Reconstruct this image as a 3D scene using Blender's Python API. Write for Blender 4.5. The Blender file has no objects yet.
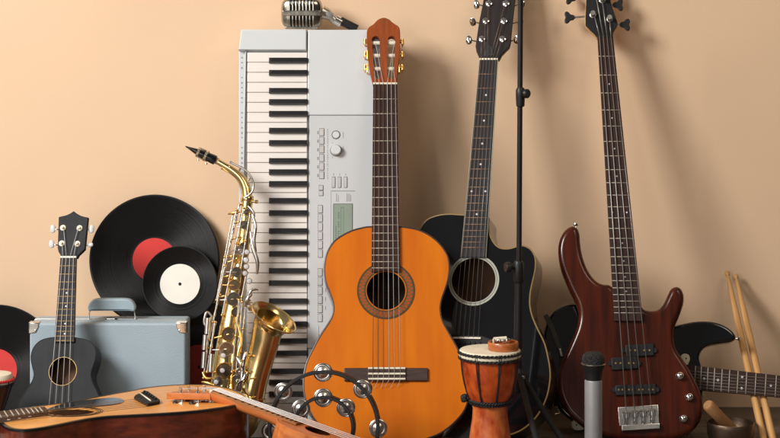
import bpy, bmesh, math, random
from mathutils import Vector, Matrix, noise
random.seed(7)
PI = math.pi
# ------------------------------------------------------------------ camera
F = 1900.0; H = 0.9597; CX = 390.0          # focal length in photo pixels, eye height, centre column
DW = 4.48                                    # distance of the wall
sc = bpy.context.scene
cam_d = bpy.data.cameras.new('camera'); cam = bpy.data.objects.new('camera', cam_d)
sc.collection.objects.link(cam); sc.camera = cam
cam.location = (0, 0, H); cam.rotation_euler = (PI/2, 0, 0)
cam_d.sensor_width = 36; cam_d.lens = 36*F/780; cam_d.shift_y = -219/780
cam_d.clip_start = .05; cam_d.clip_end = 60
cam_d.dof.use_dof = True; cam_d.dof.focus_distance = 4.2; cam_d.dof.aperture_fstop = 9
# ------------------------------------------------------------------ light
w = bpy.data.worlds.new('World'); sc.world = w; w.use_nodes = True
wn = w.node_tree.nodes; wl = w.node_tree.links
bg = wn['Background']; bg.inputs['Strength'].default_value = 0.15
tc = wn.new('ShaderNodeTexCoord'); sx = wn.new('ShaderNodeSeparateXYZ'); wl.new(tc.outputs['Generated'], sx.inputs[0])
ma = wn.new('ShaderNodeMath'); ma.operation = 'MULTIPLY_ADD'; wl.new(sx.outputs['Z'], ma.inputs[0]); ma.inputs[1].default_value = .55; ma.inputs[2].default_value = .42
mb2 = wn.new('ShaderNodeMath'); mb2.operation = 'MULTIPLY_ADD'; wl.new(sx.outputs['X'], mb2.inputs[0]); mb2.inputs[1].default_value = -.30; wl.new(ma.outputs[0], mb2.inputs[2])
rp = wn.new('ShaderNodeValToRGB'); wl.new(mb2.outputs[0], rp.inputs[0])
rp.color_ramp.elements[0].color = (.05, .038, .03, 1); rp.color_ramp.elements[1].color = (1, .95, .88, 1)
wl.new(rp.outputs[0], bg.inputs['Color'])

def area(name, loc, target, size, power, col, sy=None):
    l = bpy.data.lights.new(name, 'AREA'); l.energy = power; l.color = col; l.size = size
    if sy: l.shape = 'RECTANGLE'; l.size_y = sy
    o = bpy.data.objects.new(name, l); sc.collection.objects.link(o); o.location = loc
    o.rotation_euler = (Vector(target)-Vector(loc)).to_track_quat('-Z', 'Y').to_euler()
    return o
area('softbox_key', (-2.75, 1.75, 2.6), (-.05, 4.3, .62), 1.3, 194, (1, .972, .93))
area('added_fill', (-1.9, -.6, 1.3), (.1, 4.3, .5), 1.8, 40, (1, .97, .93))  # added fill from behind the camera, not a lamp of the room
area('added_side_fill', (1.7, 1.6, 2.9), (.5, 4.48, 1.0), 1.2, 21, (1, .84, .66))  # added warm fill, softens the wall shadows and tints the right side
sc.view_settings.view_transform = 'Standard'; sc.view_settings.look = 'None'
sc.view_settings.exposure = 0; sc.view_settings.gamma = 1

# ------------------------------------------------------------------ materials
def lin(h):
    r = [int(h[i:i+2], 16)/255 for i in (0, 2, 4)]
    return tuple(c/12.92 if c <= .04045 else ((c+.055)/1.055)**2.4 for c in r)
def mat(name, col, rough=.5, metal=0, coat=0, var=.08, nscale=30, stretch=(1, 1, 1), bump=0, bscale=200, spec=.5, col2=None, rvar=.1, coatr=.05):
    """procedural surface: colour broken up by noise (stretched along the grain), roughness variation, bump"""
    if isinstance(col, str): col = lin(col)
    if isinstance(col2, str): col2 = lin(col2)
    m = bpy.data.materials.new(name); m.use_nodes = True
    N = m.node_tree.nodes; L = m.node_tree.links; b = N['Principled BSDF']
    t = N.new('ShaderNodeTexCoord'); mp = N.new('ShaderNodeMapping'); L.new(t.outputs['Object'], mp.inputs[0])
    mp.inputs['Scale'].default_value = stretch
    n = N.new('ShaderNodeTexNoise'); n.inputs['Scale'].default_value = nscale; n.inputs['Detail'].default_value = 6; L.new(mp.outputs[0], n.inputs['Vector'])
    r = N.new('ShaderNodeValToRGB'); L.new(n.outputs['Fac'], r.inputs[0])
    r.color_ramp.elements[0].position = .32; r.color_ramp.elements[1].position = .68
    a = col2 if col2 else tuple(c*(1-var) for c in col); c2 = col if col2 else tuple(min(1, c*(1+var)) for c in col)
    r.color_ramp.elements[0].color = (*a, 1); r.color_ramp.elements[1].color = (*c2, 1)
    L.new(r.outputs[0], b.inputs['Base Color'])
    n2 = N.new('ShaderNodeTexNoise'); n2.inputs['Scale'].default_value = nscale*.6; n2.inputs['Detail'].default_value = 4; L.new(t.outputs['Object'], n2.inputs['Vector'])
    mr = N.new('ShaderNodeMapRange'); L.new(n2.outputs['Fac'], mr.inputs[0]); mr.inputs[1].default_value = .3; mr.inputs[2].default_value = .7
    mr.inputs[3].default_value = max(.02, rough*(1-rvar)); mr.inputs[4].default_value = min(1, rough*(1+rvar)); L.new(mr.outputs[0], b.inputs['Roughness'])
    b.inputs['Metallic'].default_value = metal; b.inputs['Coat Weight'].default_value = coat; b.inputs['Coat Roughness'].default_value = coatr
    b.inputs['Specular IOR Level'].default_value = spec
    if bump:
        n3 = N.new('ShaderNodeTexNoise'); n3.inputs['Scale'].default_value = bscale; n3.inputs['Detail'].default_value = 5; L.new(mp.outputs[0], n3.inputs['Vector'])
        bp = N.new('ShaderNodeBump'); bp.inputs['Strength'].default_value = bump; bp.inputs['Distance'].default_value = .002
        L.new(n3.outputs['Fac'], bp.inputs['Height']); L.new(bp.outputs[0], b.inputs['Normal'])
    return m
M = {}
M['wall'] = mat('wall_paint', (.78, .555, .372), .85, var=.03, nscale=2.2, bump=.12, bscale=260, spec=.2)
M['spruce_orange'] = mat('orange_varnished_spruce', (.68, .178, .002), .40, coat=.16, spec=.25, nscale=4, stretch=(5, .8, 1), col2=(.56, .122, .001), coatr=.25)
M['side_mahog'] = mat('reddish_side_wood', (.20, .05, .018), .3, coat=.6, nscale=10, stretch=(2, 12, 12), col2=(.11, .024, .009))
M['head_mahog'] = mat('headstock_veneer', (.33, .065, .010), .4, spec=.3, coat=.2, nscale=18, stretch=(8, 1, 1), col2=(.22, .05, .012), coatr=.12)
M['rosewood'] = mat('rosewood', (.050, .020, .013), .55, spec=.25, nscale=30, stretch=(14, 1, 1), col2=(.022, .011, .010))
M['rosewood_x'] = mat('rosewood_bridge', (.060, .026, .018), .5, nscale=30, stretch=(1, 14, 1), col2=(.026, .013, .011))
M['ebony'] = mat('dark_fretboard', (.020, .017, .019), .55, spec=.25, nscale=30, stretch=(14, 1, 1), col2=(.014, .012, .013))
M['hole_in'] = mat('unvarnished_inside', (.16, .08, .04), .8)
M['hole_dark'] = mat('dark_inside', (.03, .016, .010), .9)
M['nickel'] = mat('fret_nickel', (.50, .46, .37), .55, .25)
M['brassfret'] = mat('brass_fret', (.50, .32, .12), .5, .3)
M['copperfret'] = mat('bronze_fret', (.33, .20, .13), .5, .3)
M['chrome'] = mat('chrome', (.80, .79, .77), .12, 1, rvar=.3)
M['worn_chrome'] = mat('worn_chrome', (.46, .42, .36), .26, 1, nscale=60, rvar=.4, var=.15)
M['satin_nickel'] = mat('brushed_nickel', (.62, .59, .55), .3, 1, nscale=60, stretch=(1, 10, 1))
M['steel_string'] = mat('steel_string', (.42, .40, .38), .45, .8)
M['nylon'] = mat('nylon_string', (.55, .53, .52), .45, 0)
M['wound'] = mat('wound_string', (.28, .20, .16), .5, .7)
M['bone'] = mat('bone', (.78, .72, .58), .4)
M['pearl'] = mat('pearl', (.66, .65, .66), .25, coat=.4, nscale=120, var=.12)
M['gold'] = mat('gold_lacquer', (.93, .71, .34), .2, 1, nscale=40, rvar=.35)
M['gold_hw'] = mat('gold_hardware', (.80, .50, .16), .3, 1)
M['pale_gold'] = mat('pale_gold_plate', (.80, .70, .52), .25, 1)
M['black_gloss'] = mat('black_lacquer', (.004, .004, .005), .10, coat=.6, coatr=.05)
M['black_side'] = mat('dark_lacquered_side', (.035, .026, .02), .25, coat=.5, coatr=.1)
M['black_matte'] = mat('black_matte', (.012, .012, .012), .65, spec=.25)
M['black_plastic'] = mat('black_plastic', (.012, .012, .013), .4, spec=.35, bump=.1)
M['black_key'] = mat('black_key_plastic', (.010, .010, .011), .34, spec=.35, bump=.15, bscale=300)
M['white_key'] = mat('white_key_plastic', 'e9e2dc', .3, var=.015, nscale=6)
M['silver_plastic'] = mat('silver_grey_plastic', 'c4c6c8', .42, var=.02, nscale=5, bump=.06, bscale=500)
M['silver_plastic2'] = mat('pale_grey_plastic', 'cdd0d2', .42, var=.02, nscale=5, bump=.06, bscale=500)
M['button_grey'] = mat('grey_button', 'bdbcbb', .45)
M['print_grey'] = mat('grey_print', '8c8b8a', .6)
M['print_dark'] = mat('dark_print', '4f504f', .6)
M['lcd'] = mat('lcd_glass', '8d9b8e', .25, var=.03, nscale=20)
M['lcd_dark'] = mat('lcd_segments', '64766a', .4)
M['vinyl_red'] = mat('red_label', (.68, .040, .034), .6, var=.03)
M['vinyl_dkred'] = mat('dark_red_label', '8e2420', .6, var=.05)
M['vinyl_cream'] = mat('cream_label', 'f6f1e8', .7, var=.02)
M['blue_case'] = mat('pale_blue_leatherette', 'a4b5c0', .55, var=.04, nscale=8, bump=.5, bscale=420)
M['blue_case2'] = mat('blue_handle', '9eb2bd', .45, var=.04, bump=.2, bscale=300)
M['uke_dark'] = mat('charcoal_painted_wood', (.017, .018, .021), .6, spec=.25, var=.12, nscale=12, stretch=(8, .7, 1), bump=.12)
M['binding_dark'] = mat('dark_binding', (.05, .03, .025), .35)
M['binding_black'] = mat('black_binding', (.008, .008, .008), .3)
M['binding_gold'] = mat('amber_binding', (.28, .17, .06), .4)
M['binding_cream'] = mat('cream_binding', (.36, .365, .30), .45)
M['spruce_nat'] = mat('natural_spruce', (.85, .40, .085), .4, coat=.3, nscale=12, stretch=(.5, 16, 1), col2=(.68, .29, .06), coatr=.15)
M['sapele'] = mat('glossy_sapele', (.19, .034, .014), .3, coat=.35, nscale=8, stretch=(3, 8, 10), col2=(.065, .013, .008), coatr=.15)
M['mahog_uke'] = mat('satin_mahogany', (.62, .20, .055), .42, spec=.3, coat=.12, nscale=16, stretch=(1, 12, 6), col2=(.44, .12, .030))
M['bass_red'] = mat('stained_mahogany', (.085, .013, .004), .24, spec=.3, coat=.22, nscale=6, stretch=(9, .8, 1), col2=(.026, .005, .003), coatr=.12)
M['maple'] = mat('maple', (.62, .34, .12), .4, nscale=10, stretch=(6, 1, 1), var=.1)
M['djembe_wood'] = mat('orange_drum_wood', (.60, .105, .018), .35, spec=.3, coat=.25, nscale=46, stretch=(1, 1, .7), col2=(.25, .024, .005), coatr=.15)
M['djembe_foot'] = mat('orange_drum_foot_wood', (.70, .20, .055), .35, coat=.3, spec=.3, nscale=40, stretch=(1, 1, .6), col2=(.32, .032, .007), coatr=.15)
M['skin'] = mat('drum_skin', (.74, .67, .52), .7, var=.1, nscale=25)
M['cord'] = mat('black_cord', (.012, .012, .012), .7, bump=.6, bscale=500)
M['caramel'] = mat('caramel_wood', (.50, .15, .035), .35, coat=.4, nscale=20, stretch=(1, 1, 6), col2=(.36, .09, .02))
M['stick'] = mat('hickory', (.66, .38, .15), .5, nscale=14, stretch=(10, 10, .6), col2=(.50, .25, .08))
M['walnut'] = mat('walnut_board', (.40, .17, .060), .65, spec=.2, nscale=20, stretch=(1, 10, 1), col2=(.27, .11, .040))
M['nylon_white'] = mat('white_nylon', (.85, .84, .82), .4)
M['head_dark'] = mat('smoky_brown_headstock', (.022, .012, .010), .35, spec=.25, coat=.1, nscale=14, stretch=(8, 1, 1), col2=(.008, .006, .006))
M['key_dark'] = mat('dark_reflection_key_disc', (.34, .30, .23), .28, .9, nscale=60, var=.25)  # dark reflection in the key discs put into their colour
M['strap_leather'] = mat('black_leather', (.035, .03, .027), .5, bump=.4, bscale=300)
M['mallet'] = mat('brown_beech', (.42, .21, .085), .55, nscale=14, stretch=(10, 10, .6), col2=(.32, .15, .055))
M['cream_plastic'] = mat('cream_plastic', (.78, .70, .50), .45)
M['mic_grey'] = mat('grey_painted_metal', (.30, .30, .31), .42, .25, nscale=50, var=.04)
M['copper'] = mat('hammered_bronze', (.15, .10, .07), .4, .9, nscale=20, var=.3, bump=.4, bscale=60)
M['red_cord'] = mat('red_cord', (.60, .02, .02), .6)
M['drum_brown'] = mat('dark_brown_wood', (.10, .028, .014), .4, coat=.3, nscale=16, stretch=(1, 1, .5), var=.3)
M['cork'] = mat('cork', (.48, .28, .14), .8)
# vinyl: radial grooves
def vinyl_mat():
    m = bpy.data.materials.new('vinyl_grooves'); m.use_nodes = True
    N = m.node_tree.nodes; L = m.node_tree.links; b = N['Principled BSDF']
    b.inputs['Base Color'].default_value = (.004, .004, .0045, 1); b.inputs['Roughness'].default_value = .3; b.inputs['Specular IOR Level'].default_value = .32; b.inputs['Anisotropic'].default_value = .85
    tn = N.new('ShaderNodeTangent'); tn.direction_type = 'RADIAL'; tn.axis = 'Z'; L.new(tn.outputs[0], b.inputs['Tangent'])
    t = N.new('ShaderNodeTexCoord'); s = N.new('ShaderNodeSeparateXYZ'); L.new(t.outputs['Object'], s.inputs[0])
    c = N.new('ShaderNodeCombineXYZ'); L.new(s.outputs[0], c.inputs[0]); L.new(s.outputs[1], c.inputs[1])
    ln = N.new('ShaderNodeVectorMath'); ln.operation = 'LENGTH'; L.new(c.outputs[0], ln.inputs[0])
    n = N.new('ShaderNodeTexNoise'); n.noise_dimensions = '1D'; n.inputs['Scale'].default_value = 260; n.inputs['Detail'].default_value = 3; L.new(ln.outputs['Value'], n.inputs['W'])
    bp = N.new('ShaderNodeBump'); bp.inputs['Strength'].default_value = .2; bp.inputs['Distance'].default_value = .0006
    L.new(n.outputs[0], bp.inputs['Height']); L.new(bp.outputs[0], b.inputs['Normal'])
    mr = N.new('ShaderNodeMapRange'); L.new(n.outputs[0], mr.inputs[0]); mr.inputs[3].default_value = .22; mr.inputs[4].default_value = .48; L.new(mr.outputs[0], b.inputs['Roughness'])
    return m
M['vinyl'] = vinyl_mat()
def rosette_mat():
    """mosaic ring: zig-zag of red lozenges on a brown weave, bordered by fine rings"""
    m = bpy.data.materials.new('rosette_mosaic'); m.use_nodes = True
    N = m.node_tree.nodes; L = m.node_tree.links; b = N['Principled BSDF']; b.inputs['Roughness'].default_value = .35; b.inputs['Coat Weight'].default_value = .05
    t = N.new('ShaderNodeTexCoord'); s = N.new('ShaderNodeSeparateXYZ'); L.new(t.outputs['Object'], s.inputs[0])
    def mth(op, a, bb=None):
        n = N.new('ShaderNodeMath'); n.operation = op
        for i, v in enumerate((a, bb)):
            if v is None: continue
            if isinstance(v, (int, float)): n.inputs[i].default_value = v
            else: L.new(v, n.inputs[i])
        return n.outputs[0]
    ang = mth('ARCTAN2', s.outputs[1], s.outputs[0])
    c = N.new('ShaderNodeCombineXYZ'); L.new(s.outputs[0], c.inputs[0]); L.new(s.outputs[1], c.inputs[1])
    ln = N.new('ShaderNodeVectorMath'); ln.operation = 'LENGTH'; L.new(c.outputs[0], ln.inputs[0]); r = ln.outputs['Value']
    zig = mth('PINGPONG', mth('MULTIPLY', ang, 42/(2*PI)), .5)          # 0..0.5 triangle wave
    rr = mth('DIVIDE', mth('SUBTRACT', r, .0475), .0115)                 # 0..1 over the mosaic band
    d = mth('ABSOLUTE', mth('SUBTRACT', rr, mth('MULTIPLY', zig, 2.0)))
    red = mth('LESS_THAN', d, .24)
    inb = mth('MULTIPLY', mth('GREATER_THAN', rr, 0), mth('LESS_THAN', rr, 1))
    redb = mth('MULTIPLY', red, inb)
    fine = mth('GREATER_THAN', mth('SINE', mth('MULTIPLY', r, 3800)), .1)
    mx = N.new('ShaderNodeMix'); mx.data_type = 'RGBA'; L.new(fine, mx.inputs[0]); mx.inputs[6].default_value = (.035, .022, .012, 1); mx.inputs[7].default_value = (.13, .075, .022, 1)
    mx3 = N.new('ShaderNodeMix'); mx3.data_type = 'RGBA'; L.new(inb, mx3.inputs[0]); L.new(mx.outputs[2], mx3.inputs[6]); mx3.inputs[7].default_value = (.14, .085, .02, 1)
    mx2 = N.new('ShaderNodeMix'); mx2.data_type = 'RGBA'; L.new(redb, mx2.inputs[0]); L.new(mx3.outputs[2], mx2.inputs[6]); mx2.inputs[7].default_value = (.42, .055, .008, 1)
    L.new(mx2.outputs[2], b.inputs['Base Color'])
    return m
M['rosette'] = rosette_mat()
def floor_mat():
    m = bpy.data.materials.new('grey_brown_floorboards'); m.use_nodes = True
    N = m.node_tree.nodes; L = m.node_tree.links; b = N['Principled BSDF']
    t = N.new('ShaderNodeTexCoord')
    br = N.new('ShaderNodeTexBrick'); L.new(t.outputs['Object'], br.inputs[0]); br.inputs['Scale'].default_value = 1
    br.inputs['Brick Width'].default_value = 1.2; br.inputs['Row Height'].default_value = .14; br.inputs['Mortar Size'].default_value = .002
    br.inputs['Color1'].default_value = (.14, .11, .085, 1); br.inputs['Color2'].default_value = (.10, .08, .065, 1); br.inputs['Mortar'].default_value = (.03, .025, .02, 1)
    mp = N.new('ShaderNodeMapping'); mp.inputs['Scale'].default_value = (1.2, 26, 1); L.new(t.outputs['Object'], mp.inputs[0])
    n = N.new('ShaderNodeTexNoise'); n.inputs['Scale'].default_value = 4; n.inputs['Detail'].default_value = 8; L.new(mp.outputs[0], n.inputs['Vector'])
    r = N.new('ShaderNodeValToRGB'); r.color_ramp.elements[0].position = .3; r.color_ramp.elements[1].position = .7
    r.color_ramp.elements[0].color = (.5, .5, .5, 1); r.color_ramp.elements[1].color = (1.25, 1.22, 1.2, 1); L.new(n.outputs[0], r.inputs[0])
    mx = N.new('ShaderNodeMix'); mx.data_type = 'RGBA'; mx.blend_type = 'MULTIPLY'; mx.inputs[0].default_value = 1
    L.new(br.outputs[0], mx.inputs[6]); L.new(r.outputs[0], mx.inputs[7]); L.new(mx.outputs[2], b.inputs['Base Color'])
    b.inputs['Roughness'].default_value = .5
    return m
M['floor'] = floor_mat()

# ------------------------------------------------------------------ mesh helpers
def V3(p): return Vector(p) if len(p) == 3 else Vector((p[0], p[1], 0))
class MB:
    def __init__(s): s.v = []; s.f = []; s.sm = []
    def add(s, vs, fs, smooth=True):
        b = len(s.v); s.v += [Vector(v) for v in vs]
        for i, f in enumerate(fs):
            s.f.append([b+k for k in f]); s.sm.append(smooth if isinstance(smooth, bool) else smooth[i])
        return s
    def tube(s, pts, r, n=8, cap=True, closed=False):
        pts = [Vector(p) for p in pts]; k = len(pts)
        if isinstance(r, (int, float)): r = [r]*k
        tg = []
        for i in range(k):
            a = pts[(i-1) % k] if (closed or i > 0) else pts[i]; b = pts[(i+1) % k] if (closed or i < k-1) else pts[i]
            tg.append((b-a).normalized())
        up = Vector((0, 0, 1)) if abs(tg[0].z) < .9 else Vector((1, 0, 0))
        nx = tg[0].cross(up).normalized(); vs = []
        for i in range(k):
            nx = (nx - tg[i]*nx.dot(tg[i])).normalized(); ny = tg[i].cross(nx)
            for j in range(n):
                a = 2*PI*j/n; vs.append(pts[i]+(nx*math.cos(a)+ny*math.sin(a))*r[i])
        fs = []; sm = []
        for i in range(k if closed else k-1):
            i2 = (i+1) % k
            for j in range(n):
                fs.append([i*n+j, i*n+(j+1) % n, i2*n+(j+1) % n, i2*n+j]); sm.append(True)
        if cap and not closed:
            fs.append(list(range(n))[::-1]); sm.append(False)
            fs.append([(k-1)*n+j for j in range(n)]); sm.append(False)
        return s.add(vs, fs, sm)
    def cyl(s, p0, p1, r, r1=None, n=16): return s.tube([p0, p1], [r, r if r1 is None else r1], n)
    def lathe(s, prof, o=(0, 0, 0), d=(0, 0, 1), n=32, cap=True):
        """prof: (radius, distance along d)"""
        o = Vector(o); d = Vector(d).normalized()
        up = Vector((0, 0, 1)) if abs(d.z) < .9 else Vector((1, 0, 0)); a = d.cross(up).normalized(); b = d.cross(a)
        vs = []
        for (r, h) in prof:
            for j in range(n):
                t = 2*PI*j/n; vs.append(o+d*h+(a*math.cos(t)+b*math.sin(t))*max(r, 1e-5))
        fs = []; sm = []
        for i in range(len(prof)-1):
            for j in range(n): fs.append([i*n+j, i*n+(j+1) % n, (i+1)*n+(j+1) % n, (i+1)*n+j]); sm.append(True)
        if cap:
            fs.append([(len(prof)-1)*n+j for j in range(n)]); sm.append(False)
            fs.append(list(range(n))[::-1]); sm.append(False)
        return s.add(vs, fs, sm)
    def plate(s, outl, w0, w1, r=0, seg=3, rb=0, X=None):
        """solid from a (u,v) outline between heights w0 (back) and w1 (front), rims rounded by r (front) and rb (back)"""
        outl = ccw(outl); n = len(outl); rings = []
        if rb:
            for i in range(seg+1):
                a = PI/2*i/seg; rings.append((rb*(1-math.sin(a)), w0+rb*(1-math.cos(a))))
        else: rings.append((0, w0))
        if r:
            for i in range(seg+1):
                a = PI/2*i/seg; rings.append((r*(1-math.cos(a)), w1-r*(1-math.sin(a))))
        else: rings.append((0, w1))
        vs = []
        for (off, h) in rings:
            o2 = offset(outl, off) if off > 1e-7 else outl
            vs += [Vector((p[0], p[1], h)) for p in o2]
        fs = []; sm = []
        for i in range(len(rings)-1):
            for j in range(n): fs.append([i*n+j, i*n+(j+1) % n, (i+1)*n+(j+1) % n, (i+1)*n+j]); sm.append(True)
        fs.append(list(range(n))[::-1]); sm.append(False)
        fs.append([(len(rings)-1)*n+j for j in range(n)]); sm.append(False)
        if X is not None: vs = [X @ v for v in vs]
        return s.add(vs, fs, sm)
    def box(s, u0, v0, u1, v1, w0, w1, r=0, X=None, cr=None):
        return s.plate(rrect(u0, v0, u1, v1, cr if cr is not None else min(r*1.0, abs(u1-u0)/2.2, abs(v1-v0)/2.2)), w0, w1, r, 2, 0, X)
    def holed(s, outl, holes, w, up=True):
        """flat sheet with holes, at height w"""
        bm = bmesh.new(); es = []
        for lp in [outl]+holes:
            vv = [bm.verts.new((p[0], p[1], w)) for p in lp]
            es += [bm.edges.new((vv[i], vv[(i+1) % len(vv)])) for i in range(len(vv))]
        bmesh.ops.triangle_fill(bm, use_beauty=True, use_dissolve=False, edges=es)
        bm.verts.index_update(); fs = []
        for f in bm.faces:
            f.normal_update(); ids = [v.index for v in f.verts]
            if (f.normal.z > 0) != up: ids.reverse()
            fs.append(ids)
        s.add([v.co.copy() for v in bm.verts], fs, False); bm.free(); return s
    def wallring(s, loop, w0, w1, smooth=True):
        n = len(loop); vs = [Vector((p[0], p[1], w0)) for p in loop]+[Vector((p[0], p[1], w1)) for p in loop]
        return s.add(vs, [[j, (j+1) % n, n+(j+1) % n, n+j] for j in range(n)], smooth)
    def build(s, name, m, parent=None, fix=True, **tags):
        me = bpy.data.meshes.new(name); me.from_pydata(s.v, [], s.f)
        me.polygons.foreach_set('use_smooth', s.sm)
        me.update()
        if fix:
            bm = bmesh.new(); bm.from_mesh(me); bmesh.ops.recalc_face_normals(bm, faces=bm.faces); bm.to_mesh(me); bm.free()
        me.set_sharp_from_angle(angle=math.radians(42)); me.polygons.foreach_set('use_smooth', s.sm)
        me.materials.append(M[m] if isinstance(m, str) else m)
        o = bpy.data.objects.new(name, me); sc.collection.objects.link(o)
        if parent is not None: o.parent = parent
        for k, v in tags.items(): o[k] = v
        return o
def ccw(p):
    p = [tuple(q[:2]) for q in p]
    a = sum(p[i][0]*p[(i+1) % len(p)][1]-p[(i+1) % len(p)][0]*p[i][1] for i in range(len(p)))
    return p if a > 0 else p[::-1]
def offset(p, d):
    n = len(p); out = []
    for i in range(n):
        a, b, c = Vector(p[i-1]), Vector(p[i]), Vector(p[(i+1) % n])
        e1 = (b-a); e2 = (c-b)
        if e1.length < 1e-9 or e2.length < 1e-9: out.append(tuple(b)); continue
        e1.normalize(); e2.normalize()
        n1 = Vector((-e1.y, e1.x)); n2 = Vector((-e2.y, e2.x)); m = n1+n2
        if m.length < 1e-6: m = n1
        m.normalize(); k = 1/max(.45, m.dot(n1)); out.append(tuple(b+m*d*k))
    return out
def rrect(u0, v0, u1, v1, r, k=4):
    if u0 > u1: u0, u1 = u1, u0
    if v0 > v1: v0, v1 = v1, v0
    r = max(r, 0)
    if r < 1e-6: return [(u0, v0), (u1, v0), (u1, v1), (u0, v1)]
    out = []
    for (cx, cy, a0) in ((u1-r, v0+r, -90), (u1-r, v1-r, 0), (u0+r, v1-r, 90), (u0+r, v0+r, 180)):
        for i in range(k+1):
            a = math.radians(a0+90*i/k); out.append((cx+r*math.cos(a), cy+r*math.sin(a)))
    return out
def circ(c, r, n=48, r2=None): return [(c[0]+r*math.cos(2*PI*i/n), c[1]+(r2 or r)*math.sin(2*PI*i/n)) for i in range(n)]
def crm(P, k=5, closed=True):
    """smooth curve through the traced points"""
    P = [Vector(p) for p in P]; n = len(P); out = []
    for i in range(n if closed else n-1):
        if closed: a, b, c, d = P[i-1], P[i], P[(i+1) % n], P[(i+2) % n]
        else: a, b, c, d = P[max(i-1, 0)], P[i], P[i+1], P[min(i+2, n-1)]
        for j in range(k):
            t = j/k
            out.append(.5*((2*b)+(c-a)*t+(2*a-5*b+4*c-d)*t*t+(3*b-a-3*c+d)*t**3))
    if not closed: out.append(P[-1])
    return [tuple(q) for q in out]

class Frame:
    """local frame of a leaning or lying object: u to its right, v up along it, w out of its face.
    px() reads a measured direction (photo column, row) off the frame's own plane at height w, in metres."""
    def __init__(s, O, U, V):
        s.O = Vector(O); s.U = Vector(U).normalized(); s.W = s.U.cross(Vector(V)).normalized(); s.V = s.W.cross(s.U)
    @staticmethod
    def lean(x, d, lean, yaw=0):
        a = math.radians(lean); y = math.radians(yaw)
        U = Vector((math.cos(y), -math.sin(y), 0)); Vv = Vector((math.sin(y)*math.sin(a), math.cos(y)*math.sin(a), math.cos(a)))
        return Frame(((x-CX)*d/F, d, 0), U, Vv)
    def mat(s):
        m = Matrix((s.U, s.V, s.W)).transposed().to_4x4(); m.translation = s.O; return m
    def p(s, x, y, w=0):
        r = Vector(((x-CX)/F, 1, -y/F)); o = Vector((0, 0, H)); P0 = s.O+s.W*w
        t = (P0-o).dot(s.W)/r.dot(s.W); q = o+r*t-s.O
        return (q.dot(s.U), q.dot(s.V))
    def p3(s, x, y, w=0): a = s.p(x, y, w); return (a[0], a[1], w)
    def ps(s, L, w=0): return [s.p(x, y, w) for x, y in L]
def thing(name, label, cat, fr=None, loc=None, group=None):
    o = bpy.data.objects.new(name, None); sc.collection.objects.link(o); o.empty_display_size = .05
    if fr: o.matrix_world = fr.mat()
    elif loc: o.location = loc
    o['label'] = label; o['category'] = cat
    if group: o['group'] = group
    return o
def wz(d, y): return H-y*d/F          # height of the point seen at row y, d metres away
def wx(d, x): return (x-CX)*d/F

# ------------------------------------------------------------------ the setting
m = MB(); m.add([(-5, DW, -.02), (5, DW, -.02), (5, DW, 4), (-5, DW, 4), (-5, DW+.15, -.02), (5, DW+.15, -.02), (5, DW+.15, 4), (-5, DW+.15, 4)],
    [(0, 1, 2, 3), (5, 4, 7, 6), (3, 2, 6, 7), (0, 3, 7, 4), (1, 5, 6, 2)], False)
o = m.build('back_wall', 'wall'); o['label'] = 'plain peach painted wall behind all the instruments'; o['category'] = 'wall'
m = MB(); m.add([(-6, -3, 0), (6, -3, 0), (6, DW+.05, 0), (-6, DW+.05, 0)], [(0, 1, 2, 3)], False); o = m.build('floor', 'floor'); o['kind'] = 'structure'

# ------------------------------------------------------------------ records
def record(cx, cy, rpx, lpx, d, label, mt, name='vinyl_record', z=None, tilt=3):
    fr = Frame.lean(cx, d, tilt); u, v = fr.p(cx, cy)
    fr.O = fr.O+fr.U*u+fr.V*v
    s = d/F; R = rpx*s; rl = lpx*s
    t = thing(name, label, 'record', fr)
    m = MB(); m.lathe([(.0035, -.0012), (R*.995, -.0012), (R, -.0004), (R, .0008), (R*.985, .0012), (R*.96, .0006), (rl*1.25, .0006), (rl*1.2, .0003), (rl*1.02, .0003), (.0035, .0003)], n=128, cap=False)
    m.build('grooved_disc', 'vinyl', t)
    m = MB(); n = 64
    m.lathe([(.0037, .0009), (rl, .0009), (rl, -.0002)], n=n, cap=False); m.build('centre_label', mt, t)
    m = MB(); m.lathe([(.0037, .0004), (.0037, -.0016)], n=20, cap=True); m.build('spindle_hole', 'black_matte', t)
    return t
G = 'vinyl records leaning on the wall'
record(154.5, 260, 65.5, 22, 4.425, 'largest record in full view, black vinyl with a bright red label, leaning on the wall', 'vinyl_red').__setitem__('group', G)
record(180, 284, 38, 20, 4.395, 'small black vinyl single with a cream label, overlapping the large record', 'vinyl_cream').__setitem__('group', G)
record(199, 367, 65, 22, 4.41, 'black record with a dark red label, half hidden between the blue case and the saxophone', 'vinyl_dkred', tilt=4).__setitem__('group', G)
record(-4, 370, 65, 21, 4.40, 'black record with a red label cut off by the left edge, behind the blue case', 'vinyl_red', tilt=4).__setitem__('group', G)

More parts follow.
